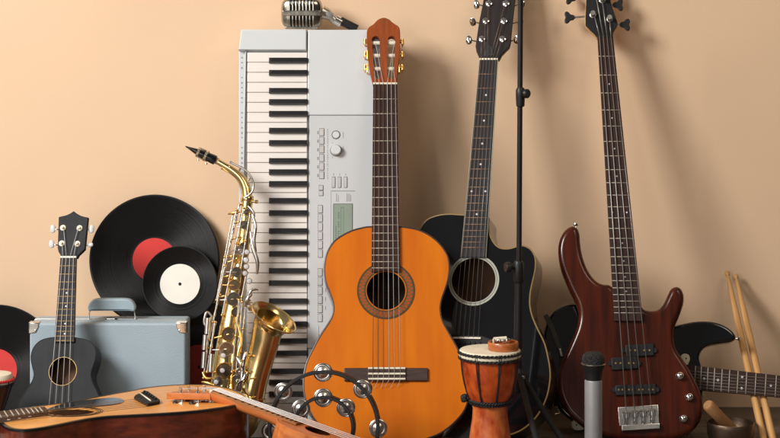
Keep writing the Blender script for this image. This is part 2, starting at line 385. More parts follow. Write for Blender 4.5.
# ------------------------------------------------------------------ blue case
d1 = 4.27; s1 = d1/F
fr = Frame((wx(d1, 29.6), d1, 0), (1, 0, 0), (0, 0, 1))
t = thing('carrying_case', 'pale blue hard case with metal corners and a looped handle, behind the dark ukulele', 'case', fr)
W_ = (185.5-29.6)*s1; Ht = wz(d1, 323.3)
m = MB(); m.plate(rrect(0, .004, W_, Ht, .006), -.102, 0, .005, 4, .005); m.build('case_shell', 'blue_case', t)
m = MB(); m.plate(rrect(-.0012, .003, W_+.0012, Ht+.0012, .007), -.058, -.0545, .001, 2, .001); m.build('lid_seam', 'satin_nickel', t)
for sgn, x0 in ((1, 0), (-1, W_)):
    m = MB(); a = x0-sgn*.0018; b = x0+sgn*.021
    pl = [(a, Ht+.0018), (b, Ht+.0018), (b, Ht-.008), (b-sgn*.003, Ht-.014), (a+sgn*.016, Ht-.021), (a, Ht-.023)]
    m.plate(pl, -.022, .0022, .002, 3)
    m.lathe([(.0022, 0), (.0022, .0008), (.001, .0014)], (x0+sgn*.013, Ht-.016, .0018), n=12)
    m.build('metal_corner', 'chrome', t)
hf = Frame((wx(d1+.05, 29.6), d1+.05, 0), (1, 0, 0), (0, 0, 1))
ho = hf.O-fr.O
def HP(x, y, dz=0): a = hf.p(x, y); return Vector((a[0]+ho.x, a[1], -.05+dz))
m = MB(); g = [HP(*q) for q in crm([(89, 310), (88.4, 307), (90, 302.5), (93.5, 299.4), (99, 298.4), (112, 298.2), (125, 298.4), (130.8, 299.6), (134.4, 303), (135.8, 307), (135, 310), (133, 310.6), (131, 310.4), (127, 310.2), (112, 310.2), (97, 310.4), (92.5, 310.4), (90.4, 310.8)], 3)]
m.plate([(p.x, p.y) for p in g], -.062, -.038, .004, 4, .004)
h = m.build('handle', 'blue_case2', t)
for x in (89.2, 135.2):
    m = MB(); m.tube([HP(x+.6 if x < 100 else x-.6, 309), HP(x, 316), HP(x, 321.5)], .0016, 8); m.cyl(HP(x-1.8, 320.8), HP(x+1.8, 320.8), .0035, n=12); m.build('handle_link', 'chrome', h)
m = MB(); a = HP(105.5, 321); b = HP(117, 318.6); m.box(a.x, a.y-.003, b.x, b.y, -.054, -.038, .001); m.cyl((a.x+.004, b.y, -.046), (b.x-.004, b.y, -.046), .003, n=12); m.build('latch', 'chrome', t)
for x in (83.5, 141): m = MB(); c = HP(x, 321.5); m.box(c.x-.006, c.y-.003, c.x+.006, c.y+.0025, -.052, -.04, .001); m.build('rivet_plate', 'satin_nickel', t)

# ------------------------------------------------------------------ generic string instrument pieces
def axis2(A, B):
    A = Vector(A); B = Vector(B); return A, (B-A).normalized()
def hollow_body(t, outl, hole, thick, top_m, side_m, bind_m, inner_m, bw=.0022, dome=.004, rb=.004, cutw=.0025):
    """hollow body: sides and back, a soundboard with a real hole, an edge binding"""
    outl = ccw(outl)
    m = MB(); m.wallring(outl, -.0035, -thick+rb); n = len(outl)
    a = [(p[0], p[1], -thick+rb) for p in outl]; ringv = []
    for i in range(1, 4):
        an = PI/2*i/3; ringv.append((rb*(1-math.cos(an)), -thick+rb*(1-math.sin(an))))
    prev = a
    for off, h_ in ringv:
        cur = [(p[0], p[1], h_) for p in offset(outl, off)]
        m.add(prev+cur, [[j, (j+1) % n, n+(j+1) % n, n+j] for j in range(n)], True); prev = cur
    m.add(prev, [list(range(n))], False)
    m.build('back_and_sides', side_m, t)
    hl = circ(hole[0], hole[1], 64)
    m = MB(); inn = offset(outl, bw*.5)
    m.holed(inn, [hl], 0, True); m.holed(inn, [hl], -cutw, False); m.wallring(hl, -cutw, 0)
    m.build('soundboard', top_m, t, fix=False)
    m = MB(); o_ = offset(outl, -.0006); i_ = offset(outl, bw)
    lv = [(p, z) for p, z in ((o_, -.0045), (o_, 0), (offset(outl, .0002), .0007), (i_, .0007), (i_, -.001))]
    vs = []
    for lp, z in lv: vs += [(p[0], p[1], z) for p in lp]
    m.add(vs, [[i*n+j, i*n+(j+1) % n, (i+1)*n+(j+1) % n, (i+1)*n+j] for i in range(len(lv)-1) for j in range(n)], True)
    m.build('binding', bind_m, t)
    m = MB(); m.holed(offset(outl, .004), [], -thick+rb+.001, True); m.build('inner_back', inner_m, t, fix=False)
def ring(t, c, r0, r1, w, mt, name, n=96, local=True):
    """flat inlaid ring; its own origin at the centre so the pattern runs round it"""
    m = MB(); vs = [(r1*math.cos(2*PI*i/n), r1*math.sin(2*PI*i/n), w) for i in range(n)]+[(r0*math.cos(2*PI*i/n), r0*math.sin(2*PI*i/n), w) for i in range(n)]
    vs += [(v[0], v[1], w-.0006) for v in vs]
    m.add(vs, [[j, (j+1) % n, n+(j+1) % n, n+j] for j in range(n)]+[[2*n+j, 2*n+(j+1) % n, (j+1) % n, j] for j in range(n)]+[[n+j, n+(j+1) % n, 3*n+(j+1) % n, 3*n+j] for j in range(n)], False)
    o = m.build(name, mt, t); o.location = (c[0], c[1], 0); return o
def fretted(t, NL, NR, EL, ER, S, nf, w0, w1, fb_m, fret_m, nut_m, dots=(), dot_m='pearl', side_b=None, hole=None, fr_r=.0009, neck_m=None, neck_t=.018, dot_r=.003, two=(12,), dotsides=(), body_end=None, full_frets=True, nut_h=.002, two_off=.25):
    """fingerboard from the nut (NL,NR) to its end (EL,ER), frets spaced for the scale ending at S"""
    NL, NR, EL, ER, S = map(Vector, (NL, NR, EL, ER, S)); N0 = (NL+NR)/2; E0 = (EL+ER)/2; ax = (E0-N0).normalized(); L = (E0-N0).length
    sc_ = (S-N0).length; pr = Vector((-ax.y, ax.x))
    if pr.dot(NR-NL) < 0: pr = -pr
    def at(d, side):  # side -1..1
        k = d/L; a = NL.lerp(EL, k); b = NR.lerp(ER, k); return a.lerp(b, (side+1)/2)
    m = MB()
    if hole:
        hc, hr = Vector(hole[0]), hole[1]; pts = [at(0, -1), at(0, 1), at(L, 1)]
        aL = at(L, .62); aR = at(L, -.62); pts.append(aL)
        for i in range(1, 8):
            q = aL.lerp(aR, i/8); dv = q-hc; pts.append(hc+dv.normalized()*(hr+.001) if dv.length < hr+.001 else q)
        pts += [aR, at(L, -1)]
        m.plate([tuple(p) for p in pts], w0, w1, .0008, 2)
    else: m.plate([tuple(p) for p in (at(0, -1), at(0, 1), at(L, 1), at(L, -1))], w0, w1, .0008, 2)
    fb = m.build('fretboard', fb_m, t)
    for i in range(1, nf+1):
        d = sc_*(1-2**(-i/12))
        if d > L-.001: break
        a = at(d, -.98); b = at(d, .98); m = MB(); m.tube([(a.x, a.y, w1+.0001), (b.x, b.y, w1+.0001)], fr_r, 6); m.build('fret', fret_m, fb)
    for i in dots:
        d = sc_*(1-(2**(-i/12)+2**(-(i-1)/12))/2)
        for off in ((-two_off*2, two_off*2) if i in two else (0,)):
            q = at(d, off); m = MB(); m.lathe([(dot_r, -.0004), (dot_r, .0004)], (q.x, q.y, w1), n=16); m.build('fret_marker', dot_m, fb)
    if side_b:
        for sd in (-1, 1):
            a = at(0, sd); b = at(L, sd); m = MB(); m.tube([(a.x, a.y, w1-.001), (b.x, b.y, w1-.001)], .0011, 6); m.build('fretboard_binding', side_b, fb)
    m = MB(); a = NL-ax*.0022; b = NR-ax*.0022; c = NR+ax*.0022; e = NL+ax*.0022
    m.plate([tuple(p) for p in (a, b, c, e)], w0, w1+nut_h, .0008, 2); m.build('nut', nut_m, t)
    if neck_m:
        be = L if body_end is None else body_end
        vs = []; fs = []; K = 10; n = 12
        for i in range(K+1):
            d = be*i/K; a = at(d, -1); b = at(d, 1); c = (a+b)/2; hw = (b-a).length/2
            for j in range(n):
                th = PI*j/(n-1); vs.append((c.x-pr.x*hw*math.cos(th), c.y-pr.y*hw*math.cos(th), w0-neck_t*math.sin(th)**.8*(1 if i < K-1 else 1.15)))
        for i in range(K):
            for j in range(n-1): fs.append([i*n+j, i*n+j+1, (i+1)*n+j+1, (i+1)*n+j])
        m = MB(); m.add(vs, fs, True); m.add([vs[j] for j in range(n)], [list(range(n))], False); m.add([vs[K*n+j] for j in range(n)], [list(range(n))], False)
        m.build('neck', neck_m, t)
    return at, ax, pr, N0, sc_, L
def strings(t, A, B, r, mts, w0, w1):
    for i, (a, b) in enumerate(zip(A, B)):
        m = MB(); ri = r[i] if isinstance(r, (list, tuple)) else r
        P = [(a[0], a[1], a[2] if len(a) > 2 else w0), (b[0], b[1], b[2] if len(b) > 2 else w1)]
        m.tube(P, ri, 6); m.build('string', mts[i] if isinstance(mts, (list, tuple)) else mts, t)
def button_shape(m, c, dirv, L, W, T, n=20):
    """oval tuner button lying along dirv"""
    d = Vector(dirv).normalized(); 
    vs = []; K = 8; up = Vector((0, 0, 1)); sd = d.cross(up).normalized()
    c = Vector(c)
    for i in range(K+1):
        a = -PI/2+PI*i/K
        for j in range(n):
            b = 2*PI*j/n; ca = math.copysign(abs(math.cos(a))**.6, math.cos(a)); 
            x = math.sin(a)*L/2; y = ca*math.cos(b)*W/2; z = ca*math.sin(b)*T/2
            vs.append(c+d*x+sd*y+up*z)
    m.add(vs, [[i*n+j, i*n+(j+1) % n, (i+1)*n+(j+1) % n, (i+1)*n+j] for i in range(K) for j in range(n)], True)

# ------------------------------------------------------------------ digital keyboard
fr = Frame.lean(310, 4.163, 13.4); P = fr.p; KB = fr
t = thing('digital_keyboard', 'silver grey electronic keyboard standing upright on its end against the wall', 'keyboard', fr)
def R(m, x0, y0, x1, y1, w0, w1, r=.0006, cr=None):
    a = P(x0, y1, w1); b = P(x1, y0, w1); u0 = min(a[0], b[0]); m.box(a[0], a[1], b[0], b[1], w0, w1, r, cr=cr)
xl, xr = 238.4, 384
m = MB(); m.plate([P(xl, 438), P(xl, 50), P(240, 31), P(242, 29.4), P(xr, 29.4), P(xr, 438)], -.085, -.012, .002, 2, .006); m.build('keyboard_case', 'silver_plastic', t)
m = MB(); m.plate([P(xl+.3, 50.2), P(241.2, 30), P(306.6, 29.6), P(306.6, 50.8)], -.03, .006, .003, 4); m.build('end_cheek', 'silver_plastic2', t)
m = MB(); m.plate([P(xl+.3, 414), P(306.6, 414), P(306.6, 438), P(xl+.3, 438)], -.03, .006, .003, 4); m.build('end_cheek', 'silver_plastic2', t)
m = MB(); R(m, xl+.2, 51.4, 246.2, 413.5, -.03, .001, .0015); strip = m.build('front_rail', 'silver_plastic2', t)
m = MB(); 
for k in range(72):
    y = 57+k*5.0
    if k % 7 != 3: R(m, 241.2, y, 242.8, y+random.uniform(1, 2.4), .001, .0014, 0)
m.build('rail_print', 'print_grey', strip)
m = MB(); R(m, 307.2, 29.6, xr, 115, -.03, .004, .002); m.build('speaker_panel', 'silver_plastic2', t)
m = MB(); R(m, 307.2, 115.5, xr, 348, -.03, .003, .001); pan = m.build('control_panel', 'silver_plastic', t)
m = MB(); R(m, 307.2, 348.6, xr, 438, -.03, .004, .002); m.build('speaker_panel', 'silver_plastic2', t)
KW = 10.03
for k in range(36):
    y0 = 52.2+KW*k
    m = MB(); R(m, 247.2, y0+.28, 307, y0+KW-.28, -.02, -.001, .0012); m.build('white_key', 'white_key', t)
for o_ in range(5):
    for j in (7.6, 19.9, 37.9, 49.1, 60.9):
        yc = 52.2+o_*KW*7+j
        m = MB(); a = P(268.8, yc+2.75, .009); b = P(307, yc-2.75, .009)
        m.plate([(a[0], a[1]), (b[0], a[1]), (b[0], b[1]), (a[0], b[1])], -.006, .003, 0)
        # sloping nose and narrower top
        q = [(a[0], a[1]), (b[0], a[1]), (b[0], b[1]), (a[0], b[1])]; i_ = .0016
        tp = [(a[0]+.006, a[1]+i_), (b[0], a[1]+i_), (b[0], b[1]-i_), (a[0]+.006, b[1]-i_)]
        vs = [(*p_, .003) for p_ in q]+[(*p_, .0095) for p_ in tp]
        m.add(vs, [[0, 1, 5, 4], [1, 2, 6, 5], [2, 3, 7, 6], [3, 0, 4, 7], [4, 5, 6, 7]], False); m.build('black_key', 'black_key', t)
def button(x0, y0, x1, y1, h=.0022, mt='button_grey'):
    m = MB(); R(m, x0-.35, y0-.35, x1+.35, y1+.35, .003, .0033, 0); fr_ = m.build('button_surround', 'print_dark', t)
    m = MB(); R(m, x0, y0, x1, y1, .0033, .003+h, .0007, cr=.001); m.build('button', mt, t)
for k in range(6): button(319.6, 128.6+8.6*k, 323.9, 135.6+8.6*k)
for k in range(2): button(319.2, 185.4+5.6*k, 323, 190+5.6*k)
for k in range(6): button(318.2, 205.3+8.9*k, 322.4, 212.8+8.9*k)
for k in range(6): button(318, 268.6+9.1*k, 322.2, 276.2+9.1*k)
for k in range(3): button(332.2+6*k, 177, 335+6*k, 187.4)
m = MB()
for k in range(6): R(m, 317.2, 131+8.6*k, 318.6, 134+8.6*k, .003, .0034, 0)
for k in range(22): R(m, 327.3, 129+2.3*k, 327.9, 129+2.3*k+random.uniform(.8, 1.8), .003, .0034, 0)
for k in range(5): R(m, 325.2, 270+9*k, 325.8, 274+9*k, .003, .0034, 0)
R(m, 318.4, 325.5, 318.9, 337, .003, .0034, 0); R(m, 343, 132, 343.5, 138, .003, .0034, 0); R(m, 343, 146, 343.5, 152, .003, .0034, 0)
R(m, 332.3, 142.4, 332.9, 143.2, .003, .0034, 0); R(m, 332.3, 157, 332.9, 158, .003, .0034, 0)
for k in range(3): R(m, 333.4+6*k, 173.4, 333.9+6*k, 175.4, .003, .0034, 0)
R(m, 336.2, 193.4, 336.8, 201.8, .003, .0034, 0); R(m, 338, 195, 338.5, 201.8, .003, .0034, 0)
for k in range(4): R(m, 346.5+1.3*k, 193+random.random()*2, 347+1.3*k, 201.5, .003, .0034, 0)
m.build('panel_print', 'print_grey', pan)
m = MB(); R(m, 330.6, 190.8, 331, 262, .003, .0035, 0); R(m, 331, 190.8, 355, 191.2, .003, .0035, 0); m.build('display_outline', 'print_dark', pan)
for k in range(3): pass
c = P(336, 134.7, .005); m = MB(); m.lathe([(.0100, .003), (.0100, .0034)], (c[0], c[1], 0), n=32); m.build('dial_ring', 'print_dark', t)
m = MB(); m.lathe([(.0080, .003), (.0080, .0042), (.0070, .0048)], (c[0], c[1], 0), n=32); m.build('round_button', 'silver_plastic2', t)
c = P(336, 150, .01); m = MB(); m.lathe([(.0135, .003), (.0135, .0034)], (c[0], c[1], 0), n=32); m.build('dial_ring', 'print_dark', t)
m = MB(); m.lathe([(.0122, .003), (.0115, .015), (.0100, .0168)], (c[0], c[1], 0), n=40); m.build('volume_knob', 'silver_plastic2', t)
m = MB(); R(m, 332.8, 203.6, 352.8, 264, .0025, .0036, 0); dsp = m.build('display_bezel', 'print_dark', t)
m = MB(); R(m, 333.4, 204.2, 352.2, 263.4, .0036, .004, 0); dd = m.build('display_screen', 'lcd', dsp)
m = MB(); R(m, 340.6, 207, 341.2, 240, .004, .0042, 0); R(m, 343.2, 207, 343.8, 240, .004, .0042, 0); R(m, 341.2, 207, 343.2, 207.6, .004, .0042, 0)
for k in range(14): R(m, 338, 210+2.3*k, 339.2, 211.4+2.3*k, .004, .0042, 0) if k % 4 else None
for k in range(6): R(m, 335.4, 226+2.2*k, 336.4, 227.3+2.2*k, .004, .0042, 0)
m.build('display_segments', 'lcd_dark', dd)

# ------------------------------------------------------------------ vintage microphone on the keyboard's top end
dm = 4.40; sm_ = dm/F
zt = (fr.O+fr.V*P(300, 29.4)[1]).z
MO = Vector((wx(dm, 302), dm, wz(dm, 13)))
fm = Frame(MO, (1, 0, 0), (0, 0, 1))
t = thing('vintage_microphone', 'chrome vintage microphone with ribbed grille lying on top of the keyboard', 'microphone', fm)
def sbox(m, hx, hy, hz, e=.45, n=28, k=16, c=(0, 0, 0), sl=None):
    """super-ellipsoid"""
    vs = []; sg = lambda x, p_: math.copysign(abs(x)**p_, x)
    for i in range(k+1):
        a = -PI/2+PI*i/k
        for j in range(n):
            b = 2*PI*j/n; vs.append((c[0]+hx*sg(math.sin(a), e), c[1]+hy*sg(math.cos(a), e)*sg(math.cos(b), e), c[2]+hz*sg(math.cos(a), e)*sg(math.sin(b), e)))
    m.add(vs, [[i*n+j, i*n+(j+1) % n, (i+1)*n+(j+1) % n, (i+1)*n+j] for i in range(k) for j in range(n)], True)
hx = 20.6*sm_; hy = 15.8*sm_; hz = .027
m = MB(); sbox(m, hx*.93, hy*.90, hz*.88, .5); m.build('inner_capsule', 'black_matte', t)
# chrome shell: end caps, frame and bands, with ribs between
m = MB()
def ribring(x, w_, inset=0, e=.5):
    n = 40; sg = lambda q, p_: math.copysign(abs(q)**p_, q); ux = max(-1, min(1, x/hx)); sc2 = (max(0, 1-abs(ux)**4))**.25
    vs = []
    for (xx, k2) in ((x-w_, .985), (x-w_*.6, 1.0), (x+w_*.6, 1.0), (x+w_, .985)):
        for j in range(n):
            b = 2*PI*j/n; vs.append((xx, (hy-inset)*sc2*k2*sg(math.cos(b), e), (hz-inset)*sc2*k2*sg(math.sin(b), e)))
    return vs, [[i*n+j, i*n+(j+1) % n, (i+1)*n+(j+1) % n, (i+1)*n+j] for i in range(3) for j in range(n)]
for k in range(8):
    x = (-11.9+23.8*k/7)*sm_; v_, f_ = ribring(x, 1.05*sm_); m.add(v_, f_, True)
m.build('grille_ribs', 'worn_chrome', t)
m = MB()
for s_ in (-1, 1):
    n = 40; sg = lambda q, p_: math.copysign(abs(q)**p_, q); vs = []; K = 10
    for i in range(K+1):
        x = (13.2+(20.6-13.2)*math.sin(PI/2*i/K))*sm_*s_; sc2 = (max(0, 1-(abs(x)/hx)**4))**.25
        for j in range(n): b = 2*PI*j/n; vs.append((x, hy*sc2*sg(math.cos(b), .5)*1.01, hz*sc2*sg(math.sin(b), .5)*1.01))
    m.add(vs, [[i*n+j, i*n+(j+1) % n, (i+1)*n+(j+1) % n, (i+1)*n+j] for i in range(K) for j in range(n)], True)
m.plate(rrect(-hx*.93, -.0062, hx*.93, .0062, .003), hz*.80, hz*1.05, .0015, 3)
for v_ in (hy*.93, -hy*.93): m.plate(rrect(-hx*.8, v_-.003, hx*.8, v_+.003, .002), -hz*.5, hz*.62, .0015, 3)
m.build('chrome_shell', 'worn_chrome', t)
def MP(x, y, w_=0): q = fm.p(x, y, w_); return Vector((q[0], q[1], w_))
m = MB(); m.tube([MP(322, 12), MP(327, 14), MP(331, 16.5)], [.016, .014, .010], 16); m.cyl(MP(330, 15.5, -.014), MP(330, 15.5, .016), .0085, n=24); m.cyl(MP(330, 15.5, .016), MP(330, 15.5, .019), .0045, n=16)
m.tube([MP(330, 16), MP(335, 21), MP(338, 22)], [.009, .010, .0085], 16); m.build('swivel_joint', 'satin_nickel', t)
m = MB(); m.tube([MP(335.5, 19.5), MP(341.5, 22.8)], .0118, 20); m.build('stem_collar', 'chrome', t)
m = MB(); m.tube([MP(340, 20.5), MP(357, 29)], .0098, 20); m.build('stem', 'black_plastic', t)

# ------------------------------------------------------------------ classical guitar
fr = Frame.lean(386, 3.995, 21.9); P = fr.p
t = thing('classical_guitar', 'orange classical guitar with slotted headstock leaning upright on the keyboard, in the centre', 'guitar', fr)
ol = [(370.8,226.3),(361.7,227.5),(351.7,230.3),(341.7,235.3),(334.2,240.8),(329.2,247.5),(325.8,255),(323.8,265),(323.7,271.7),(325,281.7),(327.8,289),(330.3,295.5),(332.5,303),(332.8,311.3),(330.8,318),(326.7,325),(320,335),(314.2,345.5),(310,353.8),(306.7,361),(303.8,372),(302.8,385),(304.6,399),(309,411),(317,423),(331,433),(352,441),(385,445),(410,443.3),(433,437),(445,430.8),(456.7,420.8),(465,410),(468.5,399),(469,385),(466.5,371),(461.5,358),(457.5,347.5),(450,334),(443.7,322.5),(441.3,314.7),(440.8,306.3),(442.5,298),(445.8,288.5),(448.6,279),(449.8,269),(449,259.5),(446.7,253),(441.7,245.6),(435,238.8),(426.7,233.2),(416.7,229),(406.7,227),(399,226.4)]
outl = crm(fr.ps(ol), 4)
hc = P(386, 290.5); hr = Vector(P(405.4, 290.5)).x-hc[0]
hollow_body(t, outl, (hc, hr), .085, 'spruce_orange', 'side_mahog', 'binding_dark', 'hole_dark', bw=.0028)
ring(t, hc, hr+.0022, Vector(P(415, 290.5)).x-hc[0], .0008, 'rosette', 'rosette')
at, ax, pr, N0, SC, L = fretted(t, P(373.2, 84.5), P(397.2, 84.5), P(371.5, 272.5), P(400, 272.5), P(386, 375.5), 19, .0009, .0065, 'rosewood', 'nickel', 'bone', hole=(hc, hr), neck_m='side_mahog', body_end=.325, neck_t=.020, fr_r=.0009)
# bridge
m = MB(); a = P(344.2, 381.4); b = P(428, 368.3); m.plate(rrect(a[0], a[1], b[0], b[1], .002), .0005, .0058, .0018, 3); br = m.build('bridge', 'rosewood_x', t)
m = MB(); a2 = P(367.8, 381.6); b2 = P(405.8, 367.8); m.plate(rrect(a2[0], a2[1], b2[0], b2[1], .001), .004, .0085, .0012, 2); m.build('tie_block', 'rosewood_x', br)
for y, hgt in ((369, .0105), (374.6, .0115), (379.6, .0103)):
    m = MB(); a = P(368.2, y+.9); b = P(405.4, y-.9); m.plate(rrect(a[0], a[1], b[0], b[1], .0005), .006, hgt, .0006, 2); m.build('saddle' if hgt > .011 else 'tie_inlay', 'bone', br)
sx0 = [-.84, -.50, -.17, .17, .50, .84]; uN = [at(0, s_*1.0) for s_ in sx0]
xs = [372.9, 378.2, 383.6, 389, 394.4, 400.2]
S_ = [P(x, 374.6) for x in xs]; rr_ = [.0007, .0006, .00055, .0006, .0005, .00045]
strings(t, [(a[0], a[1], .0095) for a in uN], [(b[0], b[1], .0118) for b in S_], rr_, ['wound', 'wound', 'wound', 'nylon', 'nylon', 'nylon'], 0, 0)
for x in xs:
    m = MB(); a = P(x, 374.6); b = P(x-.3, 381.5); c = P(x-5+random.random()*2.5, 386.5+random.random()*2)
    m.tube([(a[0], a[1], .0118), (b[0], b[1], .0095), ((b[0]+c[0])/2, (b[1]+c[1])/2, .007), (c[0], c[1], .003)], .0004, 5); m.build('string_tail', 'nylon', t)
# headstock with two real slots
hs = [(373, 84.2), (371.4, 78), (370, 72), (368.2, 60), (367, 46), (366.7, 35), (367.2, 30), (369.3, 26.8), (373, 24.4), (375.6, 21.9), (377.6, 19.9), (380.5, 18.3), (383.8, 17.6), (387, 18.3), (390, 20), (392, 22), (395, 24), (398.2, 26.2), (399.9, 30), (400.2, 42.6), (399.2, 60), (397.6, 75), (397, 84)]
hs_ = crm(fr.ps(hs), 3, False)
def slot(x0, x1, y0, y1, dx):
    pts = []
    for i in range(9): a = PI*i/8; pts.append(((x0+x1)/2-(x1-x0)/2*math.cos(a), y0+3.5-3.5*math.sin(a)))
    for i in range(9): a = PI*i/8; pts.append(((x0+x1)/2+dx+(x1-x0)*.42*math.cos(a), y1-3+3*math.sin(a)))
    return fr.ps(pts)
sl = [slot(371.8, 379.6, 36, 79, 1.6), slot(387.4, 395.4, 36, 79, -1.0)]
oc = ccw(hs_); m = MB(); m.holed(offset(oc, .0012), sl, 0, True); m.holed(oc, sl, -.019, False); m.wallring(oc, -.019, -.001)
n = len(oc); io = offset(oc, .0012); m.add([(p_[0], p_[1], -.001) for p_ in oc]+[(p_[0], p_[1], 0) for p_ in io], [[j, (j+1) % n, n+(j+1) % n, n+j] for j in range(n)], True)
for s_ in sl: m.wallring(s_, -.019, 0)
m.build('headstock', 'head_mahog', t, fix=False)
k_ = 0
for side, xa, xb, xo in ((-1, 370, 381, 365), (1, 386, 397.5, 402.5)):
    for i, y in enumerate((43.2, 55.8, 69)):
        a = P(xa, y, -.009); b = P(xb, y, -.009); r_ = MB(); r_.tube([(a[0], a[1], -.009), (b[0], b[1], -.009)], .0048, 14); r_.build('string_roller', 'bone', t)
        c = P(xo, y, -.009); e = (P(367.5 if side < 0 else 399.4, y, -.009))
        g_ = MB(); g_.box(e[0]-.0012, e[1]-.010, e[0]+.0012, e[1]+.012, -.016, -.002, .0008)
        g_.tube([(e[0], e[1]+.004, -.009), (c[0], c[1]+.004, -.009)], [.004, .0046], 12); g_.tube([(c[0], c[1]+.010, -.009), (c[0], c[1]-.003, -.009)], .0036, 10)
        g_.tube([(c[0], c[1]-.002, -.006), (c[0], c[1]-.002, -.026)], .0018, 8)
        tu = g_.build('tuning_machine', 'gold_hw', t)
        q = MB(); button_shape(q, (c[0]+side*.0035, c[1]-.0075, -.026), (0, 0, 1), .016, .013, .011); q.build('tuner_button', 'pearl', tu)
        idx = (2-i) if side < 0 else 3+i
        sN = uN[idx]; tx = (a[0]+b[0])/2+(.003 if side > 0 else -.003)+(.003 if i == 0 else 0)
        q = MB(); q.tube([(sN[0], sN[1], .0095), (sN[0]*.9+tx*.1, sN[1]+.012, .004), (tx, a[1], -.0045)], .0005, 5); q.build('string_end', 'nylon', t)

# ------------------------------------------------------------------ black cutaway acoustic guitar
fr = Frame.lean(430, 4.085, 19.5, 13); P = fr.p
t = thing('acoustic_guitar', 'glossy black cutaway acoustic guitar with amber binding, leaning on the wall behind the microphone stand', 'guitar', fr)
ol = [(464,214.6),(450,213.8),(439.7,214.7),(429.3,218),(423.4,223),(419.3,230),(415,241),(412.5,255),(412.5,270),(416,285),(420,298),(420,310),(415,322),(405,338),(394,358),(387,378),(386,398),(391,414),(404,428),(430,437),(465,439.5),(495,438),(519,431.7),(535.8,418),(546,400),(550,383),(550.3,369),(546.7,349.7),(543.3,339.7),(537.5,328),(532.5,316),(530.3,306),(530.3,296),(531.7,287),(533.8,278),(535.6,269),(535.8,260),(534.2,254.2),(530.2,248.6),(523.3,245.4),(516.7,246.3),(508.3,248.4),(500,247.6),(494.2,242.8),(490.4,235),(488.8,226),(488.3,216.5),(478,214.4)]
outl = crm(fr.ps(ol), 4)
hc = P(473.6, 280); hr = P(495.2, 280)[0]-hc[0]
hollow_body(t, outl, (hc, hr), .106, 'black_gloss', 'black_side', 'binding_gold', 'hole_in', bw=.0022)
r1 = P(499.2, 280)[0]-hc[0]
ring(t, hc, hr+.0008, hr+(r1-hr)*.42, .0008, 'binding_cream', 'rosette'); ring(t, hc, hr+(r1-hr)*.52, r1, .0008, 'binding_cream', 'rosette')
at, ax, pr, N0, SC, L = fretted(t, P(480.2, 60), P(498.2, 60), P(461.4, 257.8), P(486.4, 258), P(468, 339), 20, .0009, .0065, 'ebony', 'copperfret', 'bone', dots=(3, 5, 7, 9, 12, 15), dot_r=.0023, side_b='binding_cream', neck_m='black_side', body_end=.40, fr_r=.0009, two_off=.30)
sxx = [-.82, -.49, -.16, .16, .49, .82]; sN = [at(0, s_) for s_ in sxx]
sB = [P(454.6+4.9*i, 338.4) for i in range(6)]
strings(t, [(a[0], a[1], .0095) for a in sN], [(b[0], b[1], .0115) for b in sB], [.0006, .0006, .0005, .0005, .0004, .0004], ['wound']*4+['steel_string']*2, 0, 0)
m = MB(); c = [P(444, 347), P(494, 350), P(494, 340), P(482, 336), P(454, 335), P(444, 338)]; m.plate(c, .0004, .007, .002, 3); br = m.build('bridge', 'ebony', t)
m = MB(); m.plate([P(453.5, 339.4), P(481.5, 339.8), P(481.5, 337.9), P(453.5, 337.5)], .006, .0108, .0005, 2); m.build('saddle', 'bone', br)
for i in range(6): m = MB(); q = P(455+5*i, 343.6); m.lathe([(.0026, .006), (.003, .009), (.0015, .0105)], (q[0], q[1], 0), n=12); m.build('bridge_pin', 'black_plastic', br)
m = MB(); hs = [(480, 60), (476.4, 52), (475.4, 46), (479, 22), (483, 2), (488.5, -30), (500, -36), (516, -30), (515.6, -10), (514.6, 0), (512, 22), (510.2, 42), (509, 47), (501.5, 54.5), (498.6, 60)]
m.plate(fr.ps(hs), -.014, 0, .0015, 3, .0015); hd = m.build('headstock', 'head_dark', t)
m = MB(); m.plate([P(484.6, 56), P(494, 56), P(492.4, 47), P(489, 44.5), P(485.6, 47)], 0, .0016, .0008, 2); m.build('truss_rod_cover', 'black_plastic', t)
Tn = [(482, 39.3), (485.8, 21.3), (488.8, 3.8), (502.6, 39.3), (503.9, 21.3), (505.9, 3.8)]
for i, (x, y) in enumerate(Tn):
    q = P(x, y); m = MB(); m.lathe([(.0078, 0), (.0078, .0016), (.0052, .003), (.0034, .003), (.003, .012), (.0034, .013)], (q[0], q[1], 0), n=24); tp = m.build('tuning_post', 'chrome', t)
    sd = -1 if i < 3 else 1; xe = {0: 471, 1: 475, 2: 478.5, 3: 514.5, 4: 518.5, 5: 520}[i]; ed = P(xe, y+.8, -.006)
    m = MB(); m.tube([(q[0], q[1]-.004, -.017), (ed[0], ed[1], -.006)], .0016, 8); m.box(q[0]-.008, q[1]-.010, q[0]+.008, q[1]+.006, -.024, -.013, .002)
    button_shape(m, (ed[0]+sd*.005, ed[1], -.006), (sd*.2, 1, (.1, .9, .2, .8, .1, .3)[i]), .021, .015, .010); m.build('tuner_key', 'chrome', tp)
    k = i if i < 3 else 8-i
    k = {0: 0, 1: 1, 2: 2, 3: 5, 4: 4, 5: 3}[i]; a = sN[k]
    m = MB(); m.tube([(a[0], a[1], .0095), (q[0], q[1], .008)], .0005, 5); m.build('string_end', 'wound', t)
